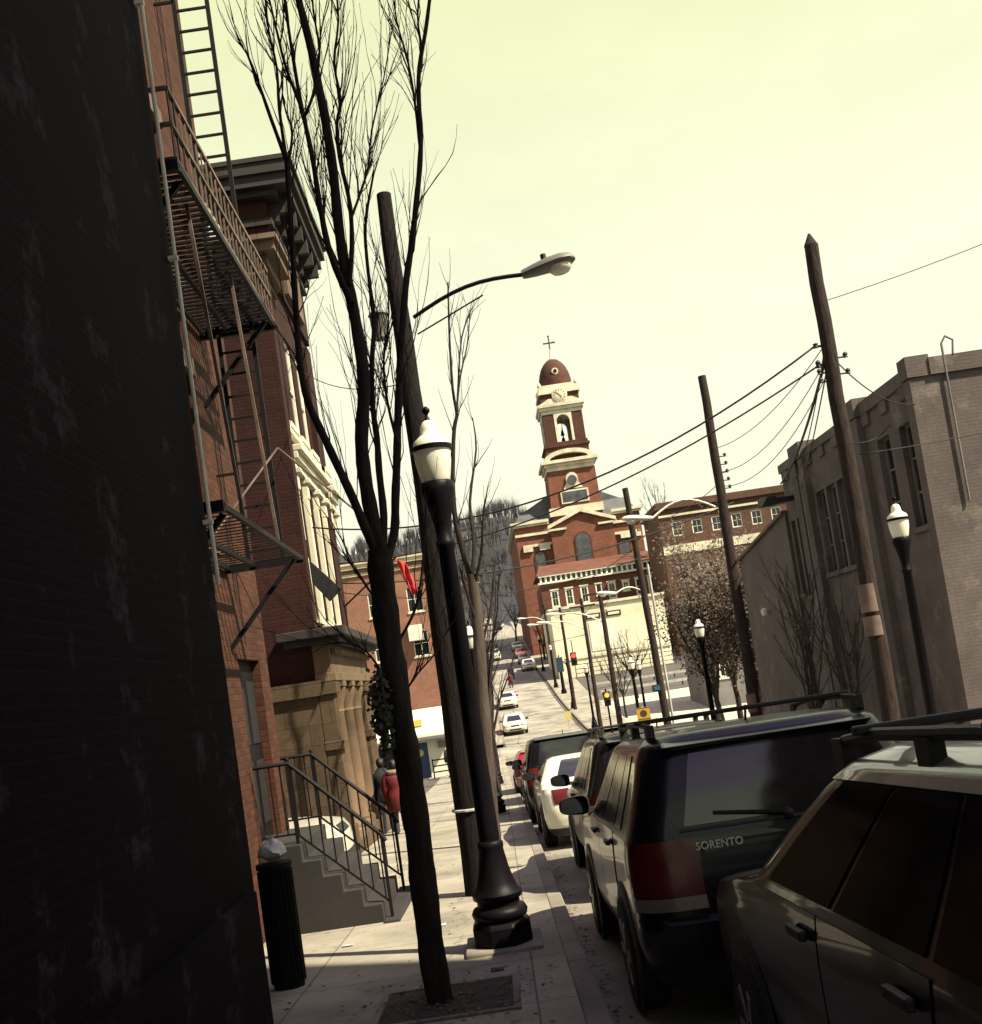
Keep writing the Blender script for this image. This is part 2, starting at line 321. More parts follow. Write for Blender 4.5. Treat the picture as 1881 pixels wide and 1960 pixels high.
# ---------------------------------------------------------------- mesh helpers
class MB:
    def __init__(s): s.v, s.f = [], []
    def add(s, vs, fs):
        o = len(s.v); s.v += [tuple(x) for x in vs]; s.f += [tuple(i + o for i in f) for f in fs]; return s
    def box(s, x0, x1, y0, y1, z0, z1):
        return s.add([(x0, y0, z0), (x1, y0, z0), (x1, y1, z0), (x0, y1, z0), (x0, y0, z1), (x1, y0, z1), (x1, y1, z1), (x0, y1, z1)],
                     [(3, 2, 1, 0), (4, 5, 6, 7), (0, 1, 5, 4), (1, 2, 6, 5), (2, 3, 7, 6), (3, 0, 4, 7)])
    def hexa(s, b, t):          # eight corners, bottom then top
        return s.add(list(b) + list(t), [(3, 2, 1, 0), (4, 5, 6, 7), (0, 1, 5, 4), (1, 2, 6, 5), (2, 3, 7, 6), (3, 0, 4, 7)])
    def bar(s, a, b, w, h=None, up=(0, 0, 1)):
        a, b = Vector(a), Vector(b); h = h or w; d = (b - a).normalized(); u = Vector(up)
        if abs(d.dot(u)) > 0.98: u = Vector((0, 1, 0))
        x = d.cross(u).normalized() * (w / 2); y = x.normalized().cross(d).normalized() * (h / 2)
        return s.hexa([a - x - y, a + x - y, b + x - y, b - x - y], [a - x + y, a + x + y, b + x + y, b - x + y])
    def tube(s, pts, rad, n=6, cap=True, rough=0.0):
        pts = [Vector(p) for p in pts]
        if not isinstance(rad, (list, tuple)): rad = [rad] * len(pts)
        vs, fs = [], []
        d0 = (pts[1] - pts[0]).normalized()
        u = d0.orthogonal().normalized()
        for i, p in enumerate(pts):
            d = (pts[min(i + 1, len(pts) - 1)] - pts[max(i - 1, 0)])
            d = d.normalized() if d.length > 1e-9 else d0
            u = (u - d * u.dot(d)); u = u.normalized() if u.length > 1e-6 else d.orthogonal().normalized()
            w = d.cross(u)
            for k in range(n):
                a = 2 * math.pi * k / n
                vs.append(p + (u * math.cos(a) + w * math.sin(a)) * (rad[i] * (1 + rough * (math.sin(3 * a + p.z * 5) + .7 * math.sin(5 * a - p.z * 11 + 1) + .5 * math.sin(9 * a + p.z * 23)))))
        for i in range(len(pts) - 1):
            for k in range(n):
                k2 = (k + 1) % n
                fs.append((i * n + k, i * n + k2, (i + 1) * n + k2, (i + 1) * n + k))
        if cap:
            fs.append(tuple(range(n - 1, -1, -1))); q = (len(pts) - 1) * n; fs.append(tuple(range(q, q + n)))
        return s.add(vs, fs)
    def lathe(s, prof, n=20, c=(0, 0, 0), ph=0.0, axis='z'):
        vs, fs = [], []
        for r, z in prof:
            for k in range(n):
                a = 2 * math.pi * k / n + ph
                if axis == 'z': vs.append((c[0] + r * math.cos(a), c[1] + r * math.sin(a), c[2] + z))
                elif axis == 'x': vs.append((c[0] + z, c[1] + r * math.cos(a), c[2] + r * math.sin(a)))
                else: vs.append((c[0] + r * math.cos(a), c[1] + z, c[2] + r * math.sin(a)))
        for i in range(len(prof) - 1):
            for k in range(n):
                k2 = (k + 1) % n
                fs.append((i * n + k, i * n + k2, (i + 1) * n + k2, (i + 1) * n + k))
        fs.append(tuple(range(n - 1, -1, -1))); q = (len(prof) - 1) * n; fs.append(tuple(range(q, q + n)))
        return s.add(vs, fs)
    def prism(s, poly, P, d0, d1):
        """polygon of (u, v) pushed from depth d0 to d1 by the point function P(u, v, d)"""
        n = len(poly)
        vs = [P(u, v, d0) for u, v in poly] + [P(u, v, d1) for u, v in poly]
        return s.add(vs, [tuple(range(n - 1, -1, -1)), tuple(range(n, 2 * n))] + [(k, (k + 1) % n, n + (k + 1) % n, n + k) for k in range(n)])
    def grid(s, rows):
        nr, nc = len(rows), len(rows[0])
        return s.add([p for r in rows for p in r], [(i * nc + j, i * nc + j + 1, (i + 1) * nc + j + 1, (i + 1) * nc + j) for i in range(nr - 1) for j in range(nc - 1)])
    def build(s, name, mt, parent=None, off=None, smooth=None, bevel=0):
        me = bpy.data.meshes.new(name)
        v = s.v
        if off is not None: v = [(a[0] - off[0], a[1] - off[1], a[2] - off[2]) for a in v]
        me.from_pydata(v, [], s.f)
        me.update()
        me.materials.append(MATS[mt])
        if smooth is not None:
            me.polygons.foreach_set('use_smooth', [True] * len(me.polygons))
            if smooth < 180: me.set_sharp_from_angle(angle=R(smooth))
        o = bpy.data.objects.new(name, me)
        COL.objects.link(o)
        if parent: o.parent = parent
        if bevel:
            b = o.modifiers.new('bevel', 'BEVEL'); b.width = bevel; b.segments = 2; b.limit_method = 'ANGLE'
        return o
def tag(o, label, cat, group=None):
    o['label'] = label; o['category'] = cat
    if group: o['group'] = group
    return o
def thing(name, label, cat, loc=(0, 0, 0), group=None, rz=0.0, rx=0.0):
    o = bpy.data.objects.new(name, None); COL.objects.link(o)
    o.empty_display_size = 0.3
    o.location = loc; o.rotation_euler = (rx, 0, rz)
    return tag(o, label, cat, group)
def struct(o, kind='structure'):
    o['kind'] = kind; return o
def dup(root, loc=None, label=None, group=None, rz=None, rx=None, sc=None):
    def cp(o, par):
        c = o.copy(); COL.objects.link(c)
        if par: c.parent = par
        for ch in o.children: cp(ch, c)
        return c
    c = cp(root, None)
    if loc is not None: c.location = loc
    if rz is not None: c.rotation_euler.z = rz
    if rx is not None: c.rotation_euler.x = rx
    if sc is not None: c.scale = sc if isinstance(sc, tuple) else (sc, sc, sc)
    if label: c['label'] = label
    if group: c['group'] = group
    return c
def setbase(o, loc):
    """move a one-mesh thing's origin to its base"""
    o.data.transform(Matrix.Translation(-Vector(loc))); o.location = loc; return o

class Face:
    """a wall plane: u along it, v = height, d outwards"""
    def __init__(s, o, U, N): s.o, s.U, s.N = Vector(o), Vector(U), Vector(N)
    def P(s, u, v, d=0.0): return s.o + s.U * u + Vector((0, 0, v)) + s.N * d
    def box(s, mb, u0, u1, v0, v1, d0, d1):
        q = [(u0, d0), (u1, d0), (u1, d1), (u0, d1)]
        return mb.hexa([s.P(u, v0, d) for u, d in q], [s.P(u, v1, d) for u, d in q])
    def wall(s, mb, u0, u1, v0, v1, holes=(), rev=0.18):
        us = sorted({u0, u1, *[h[0] for h in holes], *[h[1] for h in holes]}); vs = sorted({v0, v1, *[h[2] for h in holes], *[h[3] for h in holes]})
        for i in range(len(us) - 1):
            for j in range(len(vs) - 1):
                cu, cv = (us[i] + us[i + 1]) / 2, (vs[j] + vs[j + 1]) / 2
                if any(h[0] < cu < h[1] and h[2] < cv < h[3] for h in holes): continue
                mb.add([s.P(us[i], vs[j]), s.P(us[i + 1], vs[j]), s.P(us[i + 1], vs[j + 1]), s.P(us[i], vs[j + 1])], [(0, 1, 2, 3)])
        for a, b, c, d in [h[:4] for h in holes]:
            for (p, q) in (((a, c), (b, c)), ((b, c), (b, d)), ((b, d), (a, d)), ((a, d), (a, c))):
                mb.add([s.P(*p), s.P(*q), s.P(*q, -rev), s.P(*p, -rev)], [(0, 1, 2, 3)])
        return mb
    def window(s, h, par, off, frame='white_paint', pane='window_dark', rev=0.14, bars=(1, 1), fw=0.06, sill=None, lintel=None, sillp=0.08):
        a, b, c, d = h[:4]
        f = MB()
        s.box(f, a, a + fw, c, d, -rev, -rev + 0.06); s.box(f, b - fw, b, c, d, -rev, -rev + 0.06)
        s.box(f, a + fw, b - fw, c, c + fw, -rev, -rev + 0.06); s.box(f, a + fw, b - fw, d - fw, d, -rev, -rev + 0.06)
        for k in range(1, bars[0] + 1):
            v = c + (d - c) * k / (bars[0] + 1); s.box(f, a + fw, b - fw, v - 0.02, v + 0.02, -rev + 0.005, -rev + 0.05)
        for k in range(1, bars[1] + 1):
            u = a + (b - a) * k / (bars[1] + 1); s.box(f, u - 0.015, u + 0.015, c + fw, d - fw, -rev + 0.008, -rev + 0.045)
        w = f.build('window', frame, par, off)
        p = MB(); s.box(p, a + 0.01, b - 0.01, c + 0.01, d - 0.01, -rev - 0.02, -rev + 0.012)
        p.build('pane', pane, w, off)
        if sill:
            q = MB(); s.box(q, a - 0.08, b + 0.08, c - 0.12, c - 0.001, -0.05, sillp); q.build('sill', sill, w, off)
        if lintel:
            q = MB(); s.box(q, a - 0.1, b + 0.1, d + 0.001, d + 0.2, -0.05, 0.06); q.build('lintel', lintel, w, off)
        return w
rng = random.Random(11)

# ================================================================= THE GROUND
KL, KR = 0.43, 6.5          # the two kerb faces; the street runs along +y
SL, SR = -3.4, 9.6          # outer edges of the pavements
def strip(xs, y0, y1, dz, step=2.0, zf=None):
    n = max(1, int(round((y1 - y0) / step)))
    rows = []
    for i in range(n + 1):
        y = y0 + (y1 - y0) * i / n
        rows.append([(x, y, (zf(x, y) if zf else G(y)) + dz) for x in xs])
    return rows
def hillz(x, y):
    """street profile near, one broad hill beyond the street's end"""
    g = G(min(y, 300))
    if y > 215:
        t = min(1.0, (y - 215) / 165); t = t * t * (3 - 2 * t)
        top = 52 + 4.5 * math.sin(x * 0.021 + 1.2) + 2.2 * math.sin(x * 0.063) - 0.00011 * x * x - max(0, min(26, (x - 14) * .75))
        w = min(1.0, max(0.0, (abs(x - 3) - 4) / 14))
        g0 = G(min(y, 265)); k = t if y < 262 else t
        g = g0 + (max(top, 8) - g0) * k * (w if y < 258 else max(w, min(1, (y - 258) / 40)))
    if y > 400: g -= min(45, (y - 400) * 0.16)
    return g
xs = [-700, -300, -160, -100, -70, -50, -36, -26, -18, -12, -8, -5, 0, 3, 8, 12, 18, 26, 36, 50, 70, 90, 120, 180, 320, 700]
rows = []
ys = [-700, -200, -60, -30] + [-20 + 4 * i for i in range(106)] + [420, 450, 500, 600, 800, 1200, 2000]
for y in ys:
    rows.append([(x, y, hillz(x, y) - 0.26 + (0.0 if y < 420 else 0)) for x in xs])
struct(MB().grid(rows).build('ground', 'hill_ground', smooth=60))
struct(MB().grid(strip([KL, 2.5, 4.5, KR], -30, 264, -ROADD)).build('road', 'asphalt', smooth=60))
struct(MB().grid(strip([-60, -20, KL - 0.0], 69.5, 77, -ROADD - 0.004)).build('side_street', 'asphalt', smooth=60))
mb = MB()
for y0, y1 in ((-30, 69), (78, 264)):
    mb.grid(strip([SL, -1.6, KL - 0.16], y0, y1, 0, 1.5))
struct(mb.build('pavement', 'sidewalk_concrete', smooth=60))
mb = MB()
for y0, y1 in ((-30, 66), (78, 264)):
    mb.grid(strip([KR + 0.16, 8, SR], y0, y1, 0, 1.5))
struct(mb.build('pavement', 'sidewalk_concrete', smooth=60))
mb = MB()
for x0, x1, segs in ((KL - 0.16, KL, ((-30, 69), (78, 264))), (KR, KR + 0.16, ((-30, 66), (78, 264)))):
    for y0, y1 in segs:
        n = int((y1 - y0) / 2.4)
        for i in range(n):
            a, b = y0 + (y1 - y0) * i / n, y0 + (y1 - y0) * (i + 1) / n - 0.012
            mb.hexa([(x0, a, G(a) - .3), (x1, a, G(a) - .3), (x1, b, G(b) - .3), (x0, b, G(b) - .3)],
                    [(x0, a, G(a) + .006), (x1, a, G(a) + .006), (x1, b, G(b) + .006), (x0, b, G(b) + .006)])
struct(mb.build('kerb', 'kerb_concrete', bevel=0.015))
struct(MB().grid(strip([SR, 14, 30], 40, 101, -0.03, 2)).build('forecourt', 'lot_concrete', smooth=60))
struct(MB().grid(strip([SR, 14, 30], 101, 126, -0.03, 2)).build('car_park', 'asphalt_dark', smooth=60))
struct(MB().grid(strip([-14, -8, SL], 14.0, 21.7, -0.05, 1)).build('alley', 'asphalt_dark', smooth=60))
struct(MB().grid(strip([-14, -8, SL], 28.6, 69, -0.04, 2)).build('yard', 'asphalt_dark', smooth=60))
# worn gutter line and a tar-sealed seam on the road
mb = MB()
mb.grid(strip([KL + 0.001, KL + 0.42], -30, 69, -ROADD + 0.004))
struct(mb.build('gutter', 'kerb_concrete', smooth=60))
mb = MB()
for y0, y1 in ((79, 150),):
    mb.grid(strip([KR - 0.35, KR - 0.02], y0, y1, -ROADD + 0.004))
struct(mb.build('gutter', 'asphalt_dark', smooth=60))

# ================================================================= BUILDINGS, LEFT
# --- the near building: near-black brick, its shade put into the colour
AX = -1.9
o = (AX, 3.0, G(3))
nb = thing('near_building', 'near brick building, shade put into its colour, with a pale downspout at its corner', 'building', o)
fc = Face((AX, 0, 0), (0, 1, 0), (1, 0, 0))
w = fc.wall(MB(), -8, 8.0, -1.2, 16)
w.add([(AX, 8.0, -1.2), (-9, 8.0, -1.2), (-9, 8.0, 16), (AX, 8.0, 16)], [(0, 1, 2, 3)])
w.add([(AX, -8, -1.2), (-9, -8, -1.2), (-9, -8, 16), (AX, -8, 16)], [(3, 2, 1, 0)])
w.add([(AX, -8, 16), (AX, 8, 16), (-9, 8, 16), (-9, -8, 16)], [(0, 1, 2, 3)])
w.add([(-9, -8, -1.2), (-9, 8, -1.2), (-9, 8, 16), (-9, -8, 16)], [(0, 1, 2, 3)])
w.build('wall', 'brick_shade_tone', nb, o)
d = MB(); fc.box(d, -8, 7.8, -1.2, .55, .002, .06); d.build('base_course', 'brick_shade_tone', nb, o)
d = MB(); d.tube([(AX + 0.05, 7.93, 2.75), (AX + 0.05, 7.93, 9.0), (AX + 0.05, 7.93, 15.9)], 0.016, 8)
for z in (3.2, 5.2, 7.2, 9.2, 12): d.box(AX, AX + 0.07, 7.91, 7.95, z, z + 0.03)
d.build('downspout', 'white_paint', nb, o, smooth=40)

# --- the fire escape building
AX2, A0, A1 = -2.8, 8.02, 14.1
o = (AX2, 11, G(11))
fb = thing('brick_building', 'brown brick building carrying the iron fire escape', 'building', o)
fc = Face((AX2, 0, 0), (0, 1, 0), (1, 0, 0))
holes = [(9.2, 10.2, 3.7, 5.6), (10.9, 11.9, 3.7, 5.6), (9.2, 10.2, 6.7, 8.5), (10.9, 11.9, 6.7, 8.5), (9.2, 10.2, 9.7, 11.3), (12.75, 13.45, -0.05, 1.9), (9.3, 10.2, 0.6, 2.2)]
stoop_door = (12.45, 13.6, 0.31, 2.45)
holes[5] = stoop_door
w = fc.wall(MB(), A0, A1, -1.6, 12.2, holes)
w.add([(AX2, A1, -1.6), (-10, A1, -1.6), (-10, A1, 12.2), (AX2, A1, 12.2)], [(0, 1, 2, 3)])
w.add([(AX2, A0, 12.2), (AX2, A1, 12.2), (-10, A1, 12.2), (-10, A0, 12.2)], [(0, 1, 2, 3)])
w.build('wall', 'brick_brown', fb, o)
for h in holes[:5] + holes[6:]: fc.window(h, fb, o, 'grey_paint', sill='stone_brown', lintel='stone_brown', bars=(1, 0))
d = MB(); fc.box(d, 12.46, 13.59, 0.32, 2.44, -0.18, -0.1)
dd = d.build('door', 'iron_black', fb, o)
d = MB()
for a in (12.55, 13.1):
    for b in (0.5, 1.45): fc.box(d, a, a + 0.4, b, b + 0.75, -0.11, -0.085)
d.build('door_panel', 'trim_black', dd, o)
d = MB(); d.lathe([(0, 0), (.03, .01), (.03, .05), (0, .06)], 10, (AX2 - 0.1, 12.62, 1.3), axis='x'); d.build('handle', 'iron_worn', dd, o)
d = MB(); fc.box(d, A0, A1 + 0.05, 12.2, 12.45, -0.3, 0.12); fc.box(d, A0, A1 + 0.02, 11.75, 11.9, 0.002, 0.06)
d.build('parapet', 'stone_brown', fb, o)
# quoin strip near the alley corner and a drain pipe
d = MB(); d.tube([(AX2 + .07, 9.05, -0.5), (AX2 + .07, 9.05, 3.1)], 0.045, 8)
for z in (0.3, 1.6, 2.8): d.box(AX2, AX2 + 0.13, 8.99, 9.11, z, z + .04)
d.build('drain_pipe', 'iron_rail', fb, o, smooth=40)
d = MB(); d.box(AX2 + 0.002, AX2 + 0.2, 10.1, 10.3, 1.75, 2.1); d.lathe([(.06, 0), (.09, -.12), (.02, -.16)], 10, (AX2 + 0.2, 10.2, 1.9)); d.build('wall_lamp', 'iron_black', fb, o)

# --- the fire escape
o = (AX2, 11, G(11))
fe = thing('fire_escape', 'black iron fire escape with two slatted landings and a long vertical ladder', 'fire escape', o)
FX = -1.92
def landing(z, y0, y1, hole=None, rail_=True, sp=.105, sw=.022, st=.02):
    g = MB()
    n = int((y1 - y0) / sp)
    for i in range(n):                                  # slats across
        y = y0 + (y1 - y0) * (i + 0.5) / n
        if hole and hole[0] < y < hole[1]:
            g.box(AX2 + 0.02, FX - 0.42, y - sw, y + sw, z, z + st)
        else: g.box(AX2 + 0.02, FX, y - sw, y + sw, z, z + st)
    for x in (AX2 + 0.05, (AX2 + FX) / 2 - .1, FX): g.box(x - 0.02, x + 0.02, y0, y1, z - 0.05, z - 0.002)
    for y in (y0, y1): g.box(AX2, FX + 0.02, y - 0.03, y + 0.03, z - 0.075, z + 0.016)
    g.build('landing', 'iron_black', fe, o)
    if rail_:
        r = MB()
        for h in (0.03, 0.33, 0.64):
            r.bar((FX, y0, z + h), (FX, y1, z + h), 0.034)
            for y in (y0, y1): r.bar((AX2, y, z + h), (FX, y, z + h), 0.03)
        k = int((y1 - y0) / 0.17)
        for i in range(k + 1): r.bar((FX, y0 + (y1 - y0) * i / k, z), (FX, y0 + (y1 - y0) * i / k, z + .64), 0.014)
        for i in range(1, 3):
            for y in (y0, y1): r.bar((AX2 + (FX - AX2) * i / 3, y, z), (AX2 + (FX - AX2) * i / 3, y, z + .64), 0.014)
        r.build('railing', 'iron_worn', fe, o)
    for y in (y0 + 0.25, y1 - 0.25):
        b = MB(); b.bar((FX - 0.05, y, z - 0.05), (AX2, y, z - 0.95), 0.05); b.build('bracket', 'iron_black', fe, o)
landing(3.5, 8.7, 12.45, None, False, .17, .016, .008); landing(6.35, 8.7, 12.75)
r = MB()
for y in (9.6, 11.2): r.bar((FX - .02, y, 3.5), (FX - .1, y - .25, 6.3), .03)
r.build('hanging_rod', 'iron_worn', fe, o)
l = MB()
LY = 12.62
for x in (-2.56, -2.16): l.bar((x, LY, 3.5), (x, LY, 13.1), 0.05, 0.03)
z = 3.65
while z < 13.0:
    l.bar((-2.56, LY, z), (-2.16, LY, z), 0.026); z += 0.265
l.build('ladder', 'iron_black', fe, o)
a = MB()
for x in (-2.56, -2.16): a.tube([(x, LY, 13.1), (x - 0.1, LY, 13.35), (x - 0.5, LY, 13.35)], 0.025, 6)
for z in (4.6, 7.6, 10.4): a.bar((-2.56, LY, z), (AX2, LY, z), 0.03)
a.build('ladder_stay', 'iron_black', fe, o)
a = MB(); a.bar((-2.0, 12.3, 4.75), (-1.35, 14.6, 4.2), 0.018); a.bar((-2.0, 12.3, 4.75), (-2.75, 11.4, 3.6), 0.018); a.build('drop_bar', 'iron_worn', fe, o)

# --- stoop and its two railings
GS = G(13)
o = (-2.2, 13.05, GS)
s = MB()
tops = [0.31, 0.12, -0.07, -0.26, -0.45, -0.62]
xe = [-2.32, -2.12, -1.92, -1.72, -1.52, -1.34]
prof = [(-2.795, -1.1), (xe[4], -1.1), (xe[4], tops[4])]
for i in range(3, -1, -1): prof += [(xe[i], tops[i + 1]), (xe[i], tops[i])]
prof.append((-2.795, tops[0]))
s.prism(prof, lambda u, v, d: Vector((u, d, v)), 12.15, 13.95)
s.box(xe[4] + .002, xe[5], 12.03, 14.07, -1.1, tops[5])
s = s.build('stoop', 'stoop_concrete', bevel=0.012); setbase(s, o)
tag(s, 'concrete stoop of six steps below the fire escape', 'steps')
def rail(y, lab):
    b = (-1.42, y, GS)
    t = thing('stair_railing', lab, 'railing', b, 'iron railings of the stoop')
    top = MB()
    p0, p1, p2 = (-2.75, y, 1.2), (-2.36, y, 1.2), (-1.44, y, 0.28)
    top.tube([p0, p1, p2, (-1.4, y, 0.2)], 0.024, 8); top.build('top_rail', 'iron_black', t, b, smooth=40)
    q = MB(); q.bar((-2.75, y, .42), (-2.36, y, .42), .022); q.bar((-2.36, y, .42), (-1.44, y, -.46), .022); q.build('bottom_rail', 'iron_black', t, b)
    for k in range(11):
        x = -2.7 + 1.22 * k / 10
        zt = 1.2 if x < -2.36 else 1.2 - (x + 2.36)
        zb = .42 if x < -2.36 else .42 - (x + 2.36) * .957
        p = MB(); p.bar((x, y, zb), (x, y, zt), .016); p.build('baluster', 'iron_black', t, b)
    for x, z0, z1 in ((-2.36, .31, 1.22), (-1.44, -.75, .3)):
        p = MB(); p.bar((x, y, z0), (x, y, z1), .034); p.lathe([(.0, 0), (.022, .01), (.022, .03), (0, .05)], 8, (x, y, z1)); p.build('newel', 'iron_black', t, b)
rail(12.25, 'iron stair railing on the near side of the stoop')
rail(13.85, 'iron stair railing on the far side of the stoop')

# --- the hall with the stone porch
BX, B0, B1 = -3.4, 21.7, 28.25
o = (BX, 25, G(25))
hb = thing('brick_hall', 'red brick hall with a deep bracketed cornice and tall narrow windows', 'building', o)
fc = Face((BX, 0, 0), (0, 1, 0), (1, 0, 0))
fs = Face((BX, B0, 0), (-1, 0, 0), (0, -1, 0))
holes = []
for a in (22.3, 23.7, 25.1, 27.1): holes += [(a, a + 0.85, 3.6, 6.5), (a, a + 0.85, 7.7, 10.0)]
gh_ = []
w = fc.wall(MB(), B0, B1, -2.4, 11.0, holes + gh_ + [(22.12, 26.74, -2.2, 2.24)], .5)
w.add([(-3.9, 22.12, -2.2), (-3.9, 26.74, -2.2), (-3.9, 26.74, 2.24), (-3.9, 22.12, 2.24)], [(0, 1, 2, 3)])

sh = [(1.2, 2.2, 4.0, 6.2), (1.2, 2.2, 7.4, 9.4)]
fs.wall(w, 0, 9, -2.4, 11.0, sh)
w.add([(BX, B1, -2.4), (-12.4, B1, -2.4), (-12.4, B1, 11), (BX, B1, 11)], [(0, 1, 2, 3)])
w.add([(BX, B0, 11), (BX, B1, 11), (-12.4, B1, 11), (-12.4, B0, 11)], [(0, 1, 2, 3)])
w.box(-4.3, -3.32, 23.3, 27.7, 11.003, 13.1)
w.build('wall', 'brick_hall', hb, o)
for h in holes: fc.window(h, hb, o, 'white_paint', sill='stone_pale' if h[2] > 3 else None, bars=(1, 0), fw=0.09, rev=0.1, sillp=0.14)
for h in gh_: fc.window(h, hb, o, 'grey_paint')
for h in sh: fs.window(h, hb, o, 'grey_paint', sill='stone_brown')
def trimrun(face, u0, u1, prof):
    b = MB()
    for (d, v0, v1) in prof: face.box(b, u0, u1, v0, v1, -0.02, d)
    return b
# lower cornice on street and alley sides
b = MB()
for d, v0, v1 in ((0.10, 10.55, 10.7), (0.22, 10.7, 10.95), (0.42, 10.95, 11.15), (0.5, 11.15, 11.25)):
    fc.box(b, B0 - d, 23.0, v0, v1, -0.02, d); fs.box(b, 0.02, 9, v0, v1, -0.02, d)
b.build('cornice', 'stone_brown', hb, o)
# the attic piece with its own bracketed cornice
fa = Face((-3.32, 0, 0), (0, 1, 0), (1, 0, 0))
b = MB()
for d, v0, v1 in ((0.10, 12.35, 12.5), (0.28, 12.95, 13.1), (0.55, 13.1, 13.35), (0.66, 13.35, 13.6), (0.72, 13.6, 13.7)):
    b.box(-4.3 - d * .6, -3.32 + d, 23.3 - d * .6, 27.7 + d * .6, v0, v1)
ac = b.build('attic_cornice', 'cornice_dark', hb, o)
for k in range(6):
    y = 23.5 + 0.78 * k
    b = MB(); fa.box(b, y, y + 0.2, 12.5, 12.95, 0.0, 0.22); fa.box(b, y + .03, y + 0.17, 12.7, 13.095, 0.2, 0.5); b.build('bracket', 'cornice_dark', ac, o)
b = MB(); fa.box(b, 24.4, 26.6, 11.2, 12.3, 0.0, 0.09); b.build('name_panel', 'stone_brown', hb, o)
# brick pier at the corner, string courses, window hoods
for u0, u1 in ((21.72, 22.1), (26.3, 26.9)):
    b = MB(); fc.box(b, u0, u1, 3.36, 10.54, 0.0, 0.12); b.build('pier', 'brick_hall', hb, o)
for u0, u1, v in ((22.15, 26.25, 6.7), (26.95, 28.2, 6.7)):
    b = MB()
    for d, v0, v1 in ((0.12, v, v + .18), (0.2, v + .18, v + .34), (0.3, v + .34, v + .48)): fc.box(b, u0, u1, v0, v1, -0.02, d)
    for a in (22.2, 23.4, 24.8, 26.0) if u0 < 25 else (26.98, 27.98):
        fc.box(b, a, a + 0.17, v - .45, v, -.02, .13); fc.box(b, a - .03, a + 0.2, v - .12, v, -.02, .2)
    b.build('window_hood', 'stone_pale', hb, o, bevel=0.02)
b = MB(); fc.box(b, 22.15, 28.2, 7.45, 7.6, -.02, .12); b.build('string_course', 'stone_pale', hb, o); b = MB(); fc.box(b, 26.3, 28.2, 3.3, 3.5, -.02, .16); b.build('string_course', 'stone_pale', hb, o)
for a in (22.18, 23.3, 24.7, 26.0):
    b = MB(); fc.box(b, a, a + .12, 3.5, 6.25, -.02, .1); b.build('pilaster', 'stone_pale', hb, o)

# --- stone porch: end pier, three columns before a recess, broad pier, entablature, slab
o = (-3.2, 25.5, G(25.5))
pt = thing('stone_porch', 'brownstone porch with three columns, a broad pier and a projecting dark slab', 'porch', o)
b = MB(); b.box(BX + .004, -3.06, 21.66, 28.2, 2.25, 3.0); b.box(BX + .004, -2.98, 21.6, 28.26, 2.25, 2.42)
for k in range(21): b.box(-3.055, -2.95, 21.8 + .3 * k, 21.95 + .3 * k, 2.78, 2.9)
b.build('entablature', 'stone_porch', pt, o, bevel=0.015)
b = MB(); b.box(-3.9, -2.8, 21.4, 28.4, 3.003, 3.12); b.box(-4.0, -2.66, 21.25, 28.6, 3.12, 3.3); b.build('slab', 'cornice_dark', pt, o, bevel=0.02)
b = MB(); b.box(BX + .004, -2.98, 21.6, 28.3, -2.4, -0.95); b.build('plinth', 'stone_block', pt, o, bevel=0.015)
b = MB(); b.box(-3.95, -3.9, 23.4, 25.4, -0.95, 1.7); dd = b.build('door', 'iron_black', pt, o)
b = MB(); b.box(-3.9, -3.86, 24.38, 24.42, -.95, 1.7); b.build('door_stile', 'iron_rail', dd, o)
for i, y in enumerate((22.65, 24.15, 25.65)):
    c = MB(); c.lathe([(.25, -0.95), (.25, -.8), (.2, -.76), (.21, -.7), (.185, -.66), (.19, 0.2), (.165, 1.6), (.185, 1.63), (.17, 1.68)], 18, (-3.23, y, 0))
    co = c.build('column', 'stone_porch', pt, o, smooth=40)
    c = MB(); c.lathe([(.17, 1.68), (.19, 1.82), (.25, 1.98), (.27, 2.1), (.23, 2.14)], 18, (-3.23, y, 0)); c.box(-3.39, -2.97, y - .25, y + .25, 2.14, 2.248)
    c.build('capital', 'stone_porch', co, o, smooth=40)
for y0, y1 in ((21.66, 22.1), (26.75, 28.15)):
    b = MB(); b.box(BX + .006, -3.08, y0, y1, -0.948, 2.0); b.box(BX + .006, -3.0, y0 - .06, y1 + .05, 2.0, 2.248); b.box(BX + .006, -3.0, y0 - .05, y1 + .04, 0.9, 1.08); b.box(BX + .006, -3.02, y0 - .03, y1 + .03, -.947, -.6); b.build('pier', 'stone_block', pt, o, bevel=0.015)
# stone lower storey on the alley side
b = MB(); fs.box(b, .0, 6, -2.4, 2.0, .002, .08); fs.box(b, -.1, 6, 2.0, 2.3, .002, .18); b.build('side_base', 'stone_block', pt, o)

# black projecting banner sign and red flag on the hall
p = at(590, 1075, 21.9); q = at(640, 1150, 22.1)
o = (BX, 22.1, G(22))
t = thing('projecting_sign', 'black blank sign hanging askew from a bracket over the porch', 'sign', o)
a0 = at(537, 1045, 22.1); b = MB(); b.tube([(BX + .1, 22.1, at(545, 1040, 22.1).z), tuple(at(590, 1068, 22.1))], .03, 8); b.build('bracket', 'iron_black', t, o, smooth=40)
cs = [at(*c, 22.1) for c in ((592, 1072), (655, 1128), (632, 1152), (600, 1118), )]
b = MB(); b.add([(v.x, v.y - .035, v.z) for v in cs] + [(v.x, v.y + .035, v.z) for v in cs], [(0, 1, 2, 3), (7, 6, 5, 4), (0, 4, 5, 1), (1, 5, 6, 2), (2, 6, 7, 3), (3, 7, 4, 0)])
b.build('panel', 'trim_black', t, o, bevel=.01)
o = (BX, 28.0, G(28))
t = thing('red_flag', 'red flag drooping from a slanted pole on the red brick hall', 'flag', o)
